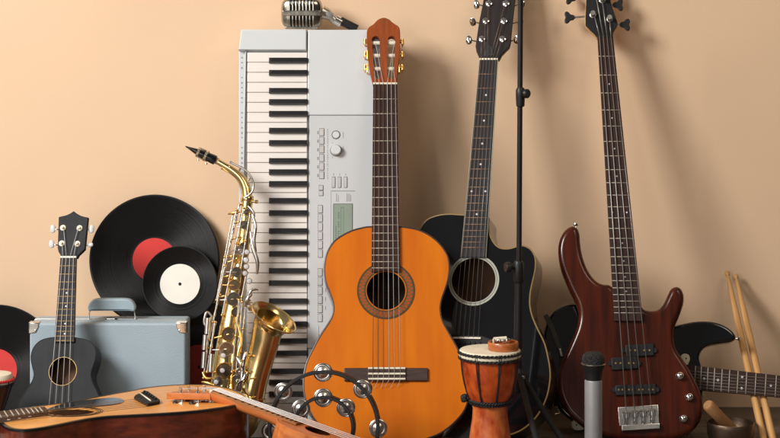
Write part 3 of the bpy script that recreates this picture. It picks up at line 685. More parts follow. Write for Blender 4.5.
# strap button on the tail side
# ------------------------------------------------------------------ red bass guitar
fr = Frame.lean(640, 4.12, 17.3, 6); P = fr.p
t = thing('bass_guitar', 'dark red four string electric bass guitar leaning on the wall, right of the black acoustic', 'bass guitar', fr)
ol = [(610,284.7),(603.3,283.8),(596.7,280.8),(590,273.3),(585,263.3),(581.6,251.7),(580.2,241.7),(579.5,233.5),(577.3,227.8),(573,225.6),(568.3,227),(563.3,231.7),(559.4,240),(558,250),(559.2,261.7),(561.7,271.7),(565,280),(568.8,289),(573.3,298),(576.8,306.3),(578.3,314.7),(577.5,323),(575,331.3),(570.8,341.3),(565.8,352),(561.3,361.5),(557.8,373),(556.7,385),(559.2,397),(565.8,410),(575,420),(586.7,429),(601.7,435),(622,439),(645,440.5),(667,439.5),(682,436.6),(692,431),(699.5,422),(703,410),(702.6,399),(699.5,389),(695,379.5),(688.5,367.5),(682,357.5),(677,349.5),(674.6,341),(674.3,332),(675.5,324.5),(678.5,317.5),(681.5,310),(683.8,301.7),(683.7,294),(680.8,288),(675.8,286.2),(670.8,289),(667.3,296),(663.3,304),(658.3,309),(651.7,310.3),(645,309.2),(640.8,305.5),(632,300),(620,293)]
outl = crm(fr.ps(ol), 4)
m = MB(); m.plate(outl, -.042, 0, .012, 6, .012); m.build('body', 'bass_red', t)
NL, NR, EL, ER = P(597.3, 37.5), P(613, 37.5), P(614.2, 321.4), P(642.8, 321.6)
at, ax, pr, N0, SC, L = fretted(t, NL, NR, EL, ER, P(638.6, 411), 24, .002, .009, 'rosewood', 'nickel', 'black_plastic', dots=(3, 5, 7, 9, 12, 15, 17, 19, 21), fr_r=.0009, neck_m='maple', body_end=.62, two_off=.3, dot_r=.0019, two=(12,))
# neck heel block between board and body
m = MB(); m.plate([tuple(at(L-.10, -.98)), tuple(at(L-.10, .98)), tuple(at(L-.001, .98)), tuple(at(L-.001, -.98))], -.004, .0019, 0); m.build('neck_heel', 'maple', t)
sN = [at(0, s_) for s_ in (-.72, -.24, .24, .72)]
sB = [P(x, y) for x, y in ((626.2, 413), (634.6, 412), (643, 411.4), (651.6, 410.6))]
strings(t, [(a[0], a[1], .0125) for a in sN], [(b[0], b[1], .0135) for b in sB], [.0013, .0011, .0009, .0008], 'steel_string', 0, 0)
def pickup(x0, y0, x1, y1, sk, poles):
    m = MB(); pts = [P(x0, y0+sk), P(x1, y0), P(x1+.8, y1), P(x0+.8, y1+sk)]
    c_ = ccw(pts); m.plate(crm(c_, 1), -.002, .007, .002, 3)
    # mounting ears
    for xx in (x0-.6, x1+1.2): q = P(xx, (y0+y1)/2+sk/2); m.lathe([(.006, 0), (.006, .0045), (.005, .0055)], (q[0], q[1], 0), n=20)
    pu = m.build('pickup', 'black_plastic', t)
    for i in range(poles):
        f_ = (i//2+.5+(.18 if i % 2 else -.18))/(poles/2); q = P(x0+(x1-x0)*f_+.4, (y0+y1)/2+sk/2); mm = MB(); mm.lathe([(.0019, .006), (.0019, .0075)], (q[0], q[1], 0), n=12); mm.build('pole_piece', 'gold_hw', pu)
pickup(625, 343.6, 653.4, 356, 1.6, 4); pickup(611, 356.6, 637.4, 369, 1.4, 4); pickup(615, 384, 655.6, 394.4, 1.4, 8)
m = MB(); m.plate([P(617.8, 407.6), P(658, 404.8), P(659.6, 428.6), P(621.6, 430.8), P(621.4, 425.8), P(619.4, 425.9)], -.001, .003, .001, 2); bp = m.build('bridge_plate', 'satin_nickel', t)
m = MB(); m.plate([P(622, 425.8), P(659.4, 423.8), P(659.7, 429), P(622, 431)], .002, .012, .001, 2); m.build('bridge_end', 'satin_nickel', bp)
for i, b in enumerate(sB):
    m = MB(); m.box(b[0]-.0075, b[1]-.012, b[0]+.0075, b[1]+.003, .003, .0115, .001); m.box(b[0]-.0055, b[1]-.026, b[0]-.0015, b[1]-.011, .003, .008, .0008); m.box(b[0]+.0018, b[1]-.026, b[0]+.0055, b[1]-.011, .003, .008, .0008); m.cyl((b[0]-.008, b[1], .0115), (b[0]+.008, b[1], .0115), .003, n=12)
    for s_ in (-1, 1): m.cyl((b[0]+s_*.0045, b[1]-.005, .011), (b[0]+s_*.0045, b[1]-.005, .0145), .0016, n=8)
    m.build('string_saddle', 'chrome', bp)
    m = MB(); m.tube([(b[0], b[1]-.010, .007), (b[0]+.001, b[1]-.032, .007)], .0016, 8); m.build('saddle_screw', 'chrome', bp)
    m = MB(); m.tube([(b[0], b[1], .0142), (b[0]+.001, b[1]-.030, .009)], .0009, 6); m.build('string_end', 'steel_string', t)
for x, y in ((680, 375.5), (689.5, 396.8), (683.7, 418.3)):
    q = P(x, y, .012); m = MB(); m.lathe([(.0085, 0), (.0092, .001), (.0086, .009), (.0078, .0120), (.0052, .0140), (.002, .0148)], (q[0], q[1], -.001), n=32); kn = m.build('control_knob', 'chrome', t)
    m = MB(); m.lathe([(.0016, 0), (.0016, .0009), (.0012, .0012)], (q[0]+.0028, q[1]+.001, .0124), n=12); m.build('knob_mark', 'black_plastic', kn)
# headstock
m = MB(); hs = [(597.2, 38), (594.4, 34.6), (590, 30.5), (585.4, 25.8), (585.4, 18), (586, 4), (587, -14), (590, -30), (600, -38), (610, -32), (610.4, -14), (610.6, 2), (613, 10), (617.6, 23.5), (617.2, 26), (614.8, 29.5), (612.8, 33.5), (613, 38)]
m.plate(fr.ps(hs), -.001, .004, .001, 2); m.build('headstock_face', 'black_matte', t)
m = MB(); m.plate([P(x-(.4 if x < 600 else -.1), y) for x, y in hs], -.018, -.001, .001, 2, .002); m.build('headstock', 'maple', t)
Tb = [(592.9, 15.6, -1, 570.5), (602.3, 1, 1, 617), (609.6, 19.8, 1, 624), (593, -12, -1, 572)]
for (x, y, sd, xb) in Tb:
    q = P(x, y); m = MB(); m.lathe([(.0075, 0), (.0075, .003), (.0055, .004), (.0045, .014), (.0056, .018), (.0056, .020)], (q[0], q[1], .003), n=28); tp = m.build('tuning_post', 'satin_nickel', t)
    yb = {15.6: 17.6, 1: 5, 19.8: 24.8, -12: -1.5}[y]
    e = P(xb, yb, -.014); e0 = P(xb-sd*16, yb-1.2*sd*sd, -.014)
    m = MB(); m.tube([(e0[0], e0[1], -.014), (e[0], e[1], -.014)], .0026, 10); m.build('tuner_shaft', 'satin_nickel', tp)
    c_ = Vector((e[0], e[1])); pts = []
    for a in range(0, 360, 12):
        th = math.radians(a); rr0 = .0112+.0034*math.cos(3*(th-(PI/3 if sd > 0 else 0))) if True else .01
        pts.append((c_.x+sd*.004+math.cos(th)*rr0, c_.y+math.sin(th)*rr0*1.1))
    m = MB(); m.plate(pts, -.0175, -.0105, .002, 3, .002); m.build('tuner_key', 'black_plastic', tp)
for i, (k, yy) in enumerate(((0, 0), (3, 3), (1, 1), (2, 2))): pass
for i, ti in ((0, 0), (1, 3), (2, 1), (3, 2)):
    a = sN[i]; x, y = Tb[ti][0], Tb[ti][1]; q = P(x+(1.5 if ti in (0, 3) else 0), y, .012); m = MB(); m.tube([(a[0], a[1], .0125), (q[0], q[1], .010)], .0010, 6); m.build('string_end', 'steel_string', t)
q = P(575.2, 226.4); m = MB(); m.lathe([(.0035, 0), (.0028, .006), (.0062, .009), (.0062, .0115)], (q[0], q[1]-.002, -.020), (0.1, 1, 0), n=20); m.build('strap_button', 'chrome', t)

# ------------------------------------------------------------------ black electric guitar on its side
fr = Frame.lean(690, 4.195, 17.3, 5.7); P = fr.p
t = thing('electric_guitar', 'black electric guitar lying on its side behind the red bass, neck pointing right', 'guitar', fr)
ol = [(703,390),(701,381),(702,373),(701.5,366),(699.6,359),(700.4,353),(704.5,347.5),(711,344.6),(722,342.8),(730,341.8),(735,339.5),(735.6,335.5),(731,329.5),(721.7,324),(710,321.2),(695,321.3),(677.5,324.7),(655,330),(635,331),(615,325),(600,313),(588,305),(574,303),(560,306.5),(549,317),(543.5,333),(543,355),(547,383),(555,403),(568,418),(588,428),(612,430),(635,425),(655,419),(675,419),(690,419),(698,414),(702,404)]
m = MB(); m.plate(crm(fr.ps(ol), 4), -.042, 0, .007, 5, .007); m.build('body', 'black_gloss', t)
# frame: axis runs from the nut (far right, out of frame) back to the bridge
def EQ(x, k):   # k -1 top edge .. 1 bottom edge of the board
    return P(x, (365.6+(x-690)*.118)*(1-k)/2+(390+(x-690)*.088)*(1+k)/2)
m = MB(); m.plate([EQ(686, -1), EQ(690, 1), EQ(880, 1), EQ(880, -1)], .004, .012, .001, 2); fb = m.build('fretboard', 'rosewood', t)
m = MB(); m.plate([EQ(696, -.96), EQ(698, .96), EQ(880, .96), EQ(880, -.96)], -.012, .004, 0, 2, .006); m.build('neck', 'maple', t)
for x in (694.7, 700.5, 707.2, 713.8, 721.3, 728.8, 737.2, 745.8, 755, 765, 775.3, 786.5, 798.5, 811, 824.5, 839):
    a = EQ(x+.6, -.97); b = EQ(x-.6, .97); m = MB(); m.tube([(*a, .0122), (*b, .0122)], .0010, 6); m.build('fret', 'nickel', fb)
for x, k in ((703.7, 0), (717.5, 0), (741.7, -.5), (741.2, .5), (770.3, 0), (792, 0), (818, 0)):
    a = EQ(x, k); m = MB(); m.lathe([(.0026, 0), (.0026, .0008)], (a[0], a[1], .0118), n=16); m.build('fret_marker', 'pearl', fb)
for i in range(6):
    k = -.8+.32*i; a = P(600+2*i, 363+3.4*i); b = EQ(880, k); m = MB(); m.tube([(*a, .012), (*b, .0155)], .0005, 5); m.build('string', 'steel_string', t)
m = MB(); m.plate(crm([P(681, 366), P(680.5, 357), P(684, 353.8), P(688.6, 355), P(689.8, 359.5), P(688, 364.5), P(686, 368)], 4), 0, .0028, .001, 2); pg = m.build('pickguard', 'cream_plastic', t)
q = P(686, 358.6); m = MB(); m.lathe([(.0018, .002), (.0018, .0034)], (q[0], q[1], 0), n=10); m.build('screw', 'black_matte', pg)
m = MB(); m.plate(crm([P(571.5, 423), P(575, 420), P(581, 421.5), P(585, 427), P(582, 430), P(574, 429.5)], 4), 0, .0035, .001, 2); jp = m.build('jack_plate', 'cream_plastic', t)
q = P(576.5, 425); m = MB(); m.lathe([(.0018, .002), (.0018, .0040)], (q[0], q[1], 0), n=10); m.build('screw', 'black_matte', jp)
q = P(735.8, 339, -.02); m = MB(); m.lathe([(.0035, 0), (.0028, .005), (.006, .0075), (.006, .0095)], (q[0]-.001, q[1], -.018), (1, .05, 0), n=20); m.build('strap_button', 'chrome', t)
m = MB(); m.box(*P(604, 402), *P(622, 362), 0, .012, .002); m.build('bridge', 'satin_nickel', t)

st = thing('guitar_strap', 'black leather strap with a small metal clip hanging between the black acoustic and the bass', 'strap', fr)
cl_ = [Vector(p_) for p_ in crm([P(545.5, 315), P(552, 329), (P(558, 345)), P(561.5, 356), P(561, 380), P(557, 397), P(556, 407)], 5, False)]
lf = []; rt = []
for i, q in enumerate(cl_):
    d_ = (cl_[min(i+1, len(cl_)-1)]-cl_[max(i-1, 0)]).normalized(); n_ = Vector((-d_.y, d_.x)); lf.append(tuple(q+n_*.0055)); rt.append(tuple(q-n_*.0055))
m = MB(); m.plate(lf+rt[::-1], .001, .0045, .001, 2); m.build('strap_band', 'strap_leather', st)
m = MB(); a = P(556, 407); b = P(560, 413.5); c = P(555.5, 414.5); m.tube([(*a, .004), (*b, .008), (*c, .006)], [.003, .0024, .003], 10); m.build('clip', 'pale_gold', st)
m = MB(); a = P(559.5, 349); b = P(561.8, 357); m.tube([(*a, .005), (*b, .005)], .0042, 10); m.build('buckle', 'satin_nickel', st)

# ------------------------------------------------------------------ alto saxophone
fr = Frame.lean(230, 4.10, 12.5); P = fr.p; p3 = fr.p3
t = thing('alto_saxophone', 'gold alto saxophone with silver keys standing against the keyboard', 'saxophone', fr)
ps_ = 4.15/F
def CP(L, k=5): return crm([p3(*q) if len(q) > 2 else p3(q[0], q[1], 0) for q in L], k, False)
def CR(L, k=5): return [c[0] for c in crm([(r*ps_, 0) for r in L], k, False)]
# mouthpiece
m = MB(); A = Vector(p3(185.6, 146.4, .008)); B = Vector(p3(216, 160.6)); ax_ = (B-A).normalized(); Lm = (B-A).length
sd = ax_.cross(Vector((0, 0, 1))).normalized(); up = sd.cross(ax_)
n = 24; vs = []
prof = [(0, .6, 2.0, -1.2), (.12, 1.3, 2.6, -.9), (.3, 2.7, 3.6, -.3), (.45, 3.9, 4.2, 0), (.6, 4.5, 4.5, 0), (.8, 4.7, 4.7, 0), (.86, 4.9, 4.9, 0), (.98, 4.9, 4.9, 0), (1.0, 4.0, 4.0, 0)]
for (k, rv, rh, off) in prof:
    for j in range(n):
        a = 2*PI*j/n; vs.append(A+ax_*Lm*k+sd*(math.cos(a)*rv*ps_)*1.0+up*(math.sin(a)*rh*ps_)+sd*0)
m.add(vs, [[i*n+j, i*n+(j+1) % n, (i+1)*n+(j+1) % n, (i+1)*n+j] for i in range(len(prof)-1) for j in range(n)], True)
m.add(vs[:n], [list(range(n))], False); m.add(vs[-n:], [list(range(n))], False)
mp_ = m.build('mouthpiece', 'black_gloss', t)
m = MB()
for k in (.42, .66):
    c = A+ax_*Lm*k; rr0 = (4.7 if k < .5 else 5.4)*ps_; m.lathe([(rr0*.97, -.0028), (rr0*1.06, -.0022), (rr0*1.06, .0022), (rr0*.97, .0028)], c, ax_, n=32, cap=False)
for s_ in (-1, 1): m.tube([A+ax_*Lm*.38+sd*s_*5*ps_*.9+up*.003, A+ax_*Lm*.72+sd*s_*5.6*ps_*.9+up*.003], .0014, 8)
for k in (.42, .68): m.cyl(A+ax_*Lm*k-sd*0-Vector((0, 1, 0))*(5*ps_), A+ax_*Lm*k-Vector((0, 1, 0))*(7.6*ps_), .0012, n=8); m.cyl(A+ax_*Lm*k-Vector((0, 1, 0))*(7.2*ps_), A+ax_*Lm*k-Vector((0, 1, 0))*(8.8*ps_), .0028, n=12)
m.build('ligature', 'pale_gold', mp_)
m = MB(); m.lathe([(3.3*ps_, 0), (3.3*ps_, 3.4*ps_)], B-ax_*.8*ps_, ax_, n=24); m.build('cork', 'cork', t)
# neck, body, bow, bell
m = MB(); m.tube(CP([(217, 161), (224, 165), (232, 170), (239.5, 176.5), (244.5, 184.5), (246.8, 193), (247.2, 201)]), CR([3.0, 3.3, 3.8, 4.4, 4.9, 5.3, 5.6]), 28); m.build('neck_tube', 'gold', t)
m = MB(); m.tube(CP([(221, 168.5), (229, 172.5), (236, 178), (241, 185)]), [.0015]*16, 8); m.build('neck_brace', 'gold', t)
body = CP([(247.3, 198), (246, 215), (242.5, 250), (236.5, 287), (230, 326), (225.5, 360), (222.5, 395)])
m = MB(); m.tube(body, CR([5.7, 6.0, 6.8, 8.6, 10.2, 11.6, 13]), 32); m.build('body_tube', 'gold', t)
m = MB(); m.tube(CP([(222.5, 394, 0), (222.5, 409, .002), (226, 422, .006), (234, 429, .010), (243, 424, .014), (248.5, 410, .016), (250.5, 398, .018)]), CR([13, 13.6, 14, 14.3, 14.3, 14, 13.8]), 32); m.build('bow', 'gold', t)
for q, rr0 in (((222.5, 396, 0), 14), ((250.5, 399, .018), 14.8)):
    c = Vector(p3(*q)); m = MB(); m.lathe([(rr0*.96*ps_, -.004), (rr0*1.02*ps_, -.003), (rr0*1.02*ps_, .003), (rr0*.96*ps_, .004)], c, (0.1, 1, .1), n=40, cap=False); m.build('body_ring', 'gold', t)
nrm = Vector((.50, .76, .42)).normalized(); rc = Vector(p3(274, 317.4, .045))
m = MB(); pth = [Vector(p3(250.5, 399, .018)), Vector(p3(254.5, 380, .020)), Vector(p3(259.5, 362, .024)), Vector(p3(264, 346, .029)), rc-nrm*.024, rc-nrm*.012, rc-nrm*.004, rc]
pp = crm(pth, 4, False); rads = CR([13.6, 13.4, 13.4, 14.0, 15.6, 18.0, 21.5, 24.0], 4)
m.tube(pp, rads, 48, cap=False); m.tube([Vector(p_) for p_ in pp], [r_-.0012 for r_ in rads], 48, cap=False)
bell = m.build('bell', 'gold', t, fix=False)
m = MB(); a_ = nrm.cross(Vector((0, 0, 1))).normalized(); b_ = nrm.cross(a_)
m.tube([rc+(a_*math.cos(2*PI*i/64)+b_*math.sin(2*PI*i/64))*24.2*ps_ for i in range(64)], .0020, 8, closed=True); m.build('bell_rim', 'gold', bell)
# octave key over the neck
m = MB(); m.tube(CP([(231, 162.5, .016), (238, 166, .018), (246, 170.5, .019), (251, 177, .018), (253.5, 184, .016), (252.5, 191, .016), (248.5, 195.5, .016), (244.5, 197.5, .014)]), [.0024]*36, 10)
m.tube([p3(231, 162.5, .018), p3(231, 162.5, .006)], .003, 10)
for q in ((240.5, 168), (250, 177.6)): m.cyl(p3(q[0]-1.4, q[1]+3, .012), p3(q[0]+.6, q[1]-1.6, .019), .0021, n=10)
m.build('octave_key', 'satin_nickel', t)
m = MB(); c = Vector(p3(247.2, 199)); m.lathe([(6.2*ps_, -.006), (6.8*ps_, -.004), (6.8*ps_, .004), (6.2*ps_, .006)], c, (0, 1, 0), n=32, cap=False); m.cyl(p3(240.5, 200, .006), p3(255, 201.5, .008), .0022, n=10); m.cyl(p3(255, 201.5, .008), p3(258, 201.8, .008), .0045, n=14); m.build('neck_collar', 'gold', t)
# long rods
def rod(x0, y0, x1, y1, w0=.02, w1=None, r=.0016, mt='satin_nickel', posts=3):
    w1 = w0 if w1 is None else w1; a = Vector(p3(x0, y0, w0)); b = Vector(p3(x1, y1, w1)); m = MB(); m.cyl(a, b, r, n=10)
    K = max(3, int((b-a).length/.030))
    for k in range(K): c = a.lerp(b, (k+.5*random.random())/K); dv = (b-a).normalized(); m.cyl(c-dv*.0025, c+dv*.0025, r*1.5, n=10)
    ro = m.build('key_rod', mt, t)
    for k in range(posts):
        c = a.lerp(b, k/(posts-1) if posts > 1 else .5); m = MB(); m.cyl(c, (c.x+.002, c.y, c.z-.014), .0016, n=8); m.lathe([(.001, -.003), (.0028, -.0015), (.003, 0), (.0028, .0015), (.001, .003)], c, (0, 1, 0), n=12); m.build('rod_post', 'gold_hw', ro)
rod(239.5, 204, 209, 340, .014, r=.0017, posts=4); rod(236.6, 210, 213, 322, .020, r=.0015, posts=3); rod(233, 214, 216.5, 300, .010, r=.0014)
rod(243.5, 208, 222, 315, .022, r=.0014, posts=4); rod(250, 214, 241, 268, .021, r=.0014); rod(246.6, 272, 237, 322, .026, r=.0015)
rod(239, 300, 232, 372, .034, r=.0016, posts=3); rod(242, 302, 236, 372, .032, r=.0015, posts=3); rod(245.5, 306, 240.5, 352, .030, r=.0014)
rod(215, 322, 207, 372, .020, r=.0022, posts=3); rod(211, 318, 203.5, 378, .010, r=.0018, posts=3)
# key cups with rims and pearls
def cup(x, y, rpx, w_=.018, tilt=(0, 0, 1), pearl=False, arm=None, mt='satin_nickel'):
    c = Vector(p3(x, y, w_)); r_ = rpx*ps_; d_ = Vector((tilt[0]*.3+random.uniform(.08, .30), random.uniform(-.34, -.16), 1)).normalized(); m = MB()
    m.lathe([(r_*.98, -.003), (r_*1.02, -.001), (r_*1.02, .0010), (r_*.96, .0022), (r_*.84, .0022), (r_*.80, .0006), (r_*.30, .0004), (r_*.22, .0012), (0, .0014)], c, d_, n=32)
    if arm: e = Vector(p3(*arm)); m.tube([c+d_*.002, (c+e)/2+d_*.003, e], [.0013, .0017, .0013], 8)
    k = m.build('key_cup', mt, t)
    if not pearl or rpx > 5: m = MB(); m.lathe([(r_*.80, .0007), (r_*.80, .0013), (r_*.5, .0016), (0, .0017)], c, d_, n=28); m.build('key_disc', 'key_dark', k)
    if pearl: m = MB(); q = Vector(p3(*pearl)); m.lathe([(.0060, -.002), (.0064, .001), (.0052, .0012)], q, d_, n=20, cap=True); m.build('pearl_rim', 'satin_nickel', k); m = MB(); m.lathe([(.0054, 0), (.0054, .0010), (.0044, .0015), (.0008, .0017)], q, d_, n=20); m.build('key_pearl', 'pearl', k)
cup(247, 212, 3.4, .016, (-.2, 0, 1), arm=(240, 214, .018)); cup(244.5, 225, 4.2, .017, (-.2, 0, 1), arm=(237, 227, .018)); cup(243, 246, 3.6, .018, (-.1, 0, 1))
cup(239.5, 250.5, 5.0, .017, (-.2, .1, 1), pearl=(247, 252, .028), arm=(228, 250, .016)); cup(237, 259, 4.6, .018, (-.2, .1, 1), pearl=(246.2, 260, .028), arm=(228, 262, .018), mt='gold_hw')
cup(236.6, 272, 5.4, .020, (-.2, .1, 1), pearl=(246.4, 266.6, .030), arm=(226, 272, .018)); cup(234.4, 285, 6.0, .021, (-.2, .1, 1), pearl=(245.2, 273.2, .030), arm=(222, 285, .018), mt='gold_hw')
cup(233.5, 299, 7.0, .023, (-.25, .1, 1), pearl=(249.2, 281, .030), arm=(220, 300, .018)); cup(236, 312, 5.0, .024, (.1, .3, 1), mt='gold')
cup(228.6, 334, 7.2, .026, (-.2, .1, 1), arm=(214, 338, .018), mt='gold_hw'); cup(226.6, 349, 7.4, .028, (-.2, .1, 1), pearl=(223.4, 355.6, .038), arm=(212, 350, .018)); cup(224.2, 370.6, 8.2, .030, (-.15, .1, 1), pearl=(222.4, 370.4, .040), arm=(210, 372, .018), mt='gold_hw')
m = MB(); cup(218, 381.5, 5, .03, (0, .2, 1), pearl=(216, 382, .038))
for (x, y) in ((248, 302),(251, 308)): cup(x, y, 3.2, .036, (.3, .3, 1))
cup(242, 388, 6.5, .040, (.2, .1, 1)); cup(240, 372, 4.5, .040, (.3, 0, 1), pearl=(243, 370, .046)); cup(236, 378, 3.5, .040, (.2, 0, 1), mt='chrome')
# palm keys, side keys and guards
def lever(L, r0=.0026, mt='satin_nickel', name='key_lever'):
    m = MB(); q = CP(L, 4); n_ = len(q); m.tube(q, [r0*(.7+.6*math.sin(PI*i/(n_-1))) for i in range(n_)], 10); m.build(name, mt, t)
lever([(252, 214, .018), (255.5, 226, .024), (254, 240, .024), (256, 252, .022)], .0030); lever([(250.5, 232, .020), (253, 248, .026), (257.5, 262, .026), (257, 274, .020)], .0034); lever([(248, 206, .018), (252.6, 211, .022), (254.6, 217, .022)], .0024)
lever([(236, 318, .03), (241, 340, .036), (238, 356, .040), (241, 372, .042)], .0028, 'gold_hw'); lever([(252, 294, .034), (248, 298, .036), (244, 306, .034)], .003)
lever([(258, 290, .030), (252, 290, .036), (248, 296, .036)], .0026); lever([(246, 352, .046), (243, 366, .048), (240.5, 392, .046)], .0042, 'chrome'); lever([(236.5, 357, .044), (241, 364, .048), (243.5, 376, .048)], .0046, 'satin_nickel')
lever([(237, 384, .044), (243, 380, .05), (247, 372, .048)], .003, 'chrome'); lever([(228, 214, .01), (233.4, 213, .016), (240, 212, .018)], .002, 'gold_hw')
for y in (222, 238, 256, 276, 296): lever([(234-(y-222)*.22, y+2, .012), (238.5-(y-222)*.2, y, .020), (244-(y-222)*.17, y-1, .016)], .0017, 'gold_hw', 'rod_bracket')
for (x, y, yy) in ((208, 318, 334), (205.6, 335, 350), (204.6, 352, 368), (211.6, 354, 372)):
    m = MB(); a = p3(x, y, .026); b = p3(x-1.2, yy, .026); m.tube([a, b], .0052, 12); m.build('side_key', 'satin_nickel', t)
lever([(213, 318, .02), (207, 312, .022), (204, 322, .022), (207, 328, .022)], .0022); lever([(202.5, 372, .02), (206, 378, .024), (213, 378, .026)], .0026, 'gold_hw'); lever([(201.8, 382, .02), (208, 383, .026), (216, 386, .03)], .0028, 'gold_hw')
for (cx_, cy_, r_) in ((253, 388, 8.5), (249, 364, 7.5)):
    m = MB(); c = Vector(p3(cx_, cy_, .052)); m.tube([c+Vector((math.cos(a)*r_*ps_, math.sin(a)*r_*ps_*1.1, -.006*math.cos(3*a))) for a in [math.radians(70+i*14) for i in range(17)]], .0017, 8); m.build('key_guard', 'gold_hw', t)
m = MB(); c = Vector(p3(238, 390, .012)); m.tube([p3(234, 372, .006), p3(240, 368, .022), p3(250, 372, .016)], .003, 10); m.build('bell_brace', 'gold', t)

# ------------------------------------------------------------------ charcoal ukulele
fr = Frame.lean(60, 4.11, 21, 6); P = fr.p
t = thing('ukulele', 'charcoal black ukulele leaning upright on the pale blue case', 'ukulele', fr)
ol = [(56,337.2),(48,338),(40.5,340.5),(34.5,346),(31.4,353),(31,360),(32.4,367),(33.8,373),(33,379),(28.5,387),(22.5,396),(18.3,405),(16.6,415),(19,426),(27,434),(42,438.5),(58,439.5),(76,438),(91,432),(100,423),(102.5,412),(101,402),(97.5,393),(94,385.5),(91.5,379),(91,373),(93,366),(95.4,358.5),(95.8,351),(93,344.5),(87,340),(79,338),(70,337.2)]
outl = crm(fr.ps(ol), 4); hc = P(62.8, 371.3); hr = P(76.4, 371.3)[0]-hc[0]
hollow_body(t, outl, (hc, hr), .056, 'uke_dark', 'uke_dark', 'uke_dark', 'hole_in', bw=.001)
ring(t, hc, hr-.0001, hr+.0010, .0006, 'brassfret', 'soundhole_ring')
at, ax, pr, N0, SC, L = fretted(t, P(60.9, 257.6), P(76.9, 257.6), P(54.8, 342.6), P(74.8, 342.6), P(61, 418), 14, .0009, .0050, 'ebony', 'brassfret', 'bone', dots=(5, 7, 10, 12), neck_m='uke_dark', body_end=.175, neck_t=.014, fr_r=.0008, dot_r=.0018, two=())
sN = [at(0, s_) for s_ in (-.68, -.23, .23, .68)]; sB = [P(x, 414) for x in (49.4, 55.8, 62.4, 69)]
strings(t, [(a[0], a[1], .0072) for a in sN], [(b[0], b[1], .0085) for b in sB], .0007, 'nylon', 0, 0)
m = MB(); m.plate([P(44, 416.5), P(76, 416.5), P(76, 411), P(44, 411)], .0004, .007, .002, 3); m.build('bridge', 'ebony', t)
hs = [(60.8, 258), (60.2, 254.5), (58.4, 251.8), (57.6, 248), (58.6, 217), (60.5, 216.4), (66, 215.2), (70, 213.4), (73.6, 211), (77, 213.6), (81, 215.8), (85.5, 217), (88, 217.4), (84.8, 249), (82.4, 251.5), (78.6, 255), (77, 258)]
m = MB(); m.plate(fr.ps(hs), -.012, 0, .0015, 3, .001); m.build('headstock', 'uke_dark', t)
for i, (x, y, bx, by) in enumerate(((63.2, 228, 52.8, 228.8), (62, 243.6, 51.6, 244), (79.8, 228.3, 91.4, 229), (77.6, 244, 90.4, 245))):
    q = P(x, y); m = MB(); m.lathe([(.0068, 0), (.0070, .002), (.0058, .0036), (.0030, .0036), (.0030, .008), (.0022, .009)], (q[0], q[1], 0), n=24); tp = m.build('tuning_post', 'bone', t)
    e = P(bx, by, -.010); sd = -1 if bx < 70 else 1; m = MB(); m.tube([(q[0]+sd*.01, q[1]-.002, -.010), (e[0], e[1], -.010)], .0014, 8); m.build('tuner_shaft', 'chrome', tp)
    m = MB(); button_shape(m, (e[0], e[1], -.010), (sd*.06, 1, .1) if i != 3 else (1, .25, .1), .0185 if i != 3 else .013, .013 if i != 3 else .010, .007); m.build('tuner_button', 'pearl', tp)
    k = {0: 1, 1: 0, 2: 2, 3: 3}[i]; a = sN[k]; m = MB(); m.tube([(a[0], a[1], .0072), (q[0]+sd*-.002, q[1], .005)], .0006, 5); m.build('string_end', 'nylon', t)

# ------------------------------------------------------------------ natural guitar lying in front
K = .06; O = Vector((wx(3.85, 128), 3.85, .16-K*(3.85-3.75)))
# its long axis comes nearer towards the neck (left)
fr0 = Frame(O, (1, 0, 0), (0, 1, -K))
a = Vector(fr0.p(20, 417.5)); b = Vector(fr0.p(248, 398)); ang = math.atan2(b.y-a.y, b.x-a.x)
U_ = fr0.U*math.cos(ang)+fr0.V*math.sin(ang); V_ = -fr0.U*math.sin(ang)+fr0.V*math.cos(ang)
fr = Frame(O, U_, V_); P = fr.p
t = thing('acoustic_guitar', 'acoustic guitar with natural spruce top and dark red sides lying flat, lower left foreground', 'guitar', fr)
ol = [(0,413),(21.7,408.3),(50,404.7),(75,401.2),(96.7,396.9),(115,393.4),(130,390.8),(148,387.4),(175,385),(201.8,384.6),(223.4,387),(237.7,391.2),(246,395.6),(249,399),(246,402),(238,404.6),(228.7,406.6),(219.8,408),(201.8,410.3),(183.9,412),(157,413.8),(130,415.2),(108.3,416.4),(91.7,418.3),(75,421.4),(58.3,424.8),(41.7,427.8),(25,429.7),(12,428.8),(4.5,426),(0,422.5),(-5,418)]
outl = crm(fr.ps(ol), 4)
hcA = Vector(P(47.8, 413)); hcB = Vector(P(94.2, 410.8)); hc = (hcA+hcB)/2; hr = (hcB-hcA).length/2
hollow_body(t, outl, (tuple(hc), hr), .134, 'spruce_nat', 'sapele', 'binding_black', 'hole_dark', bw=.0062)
for a_, b_ in ((.006, .0072), (.0105, .0125), (.0155, .0168)): ring(t, tuple(hc), hr+a_, hr+b_, .0007, 'binding_black', 'rosette')
# pickguard on the far side of the hole
m = MB(); m.plate(crm(fr.ps([(46, 411), (50, 408.5), (62, 404.5), (80, 401.5), (100, 399), (115, 398.4), (123, 400), (123, 402.6), (114, 404.8), (100, 406.4), (88, 407.6), (72, 408.2), (58, 409.4)]), 4), .0003, .0014, .0004, 2); m.build('pickguard', 'black_gloss', t)
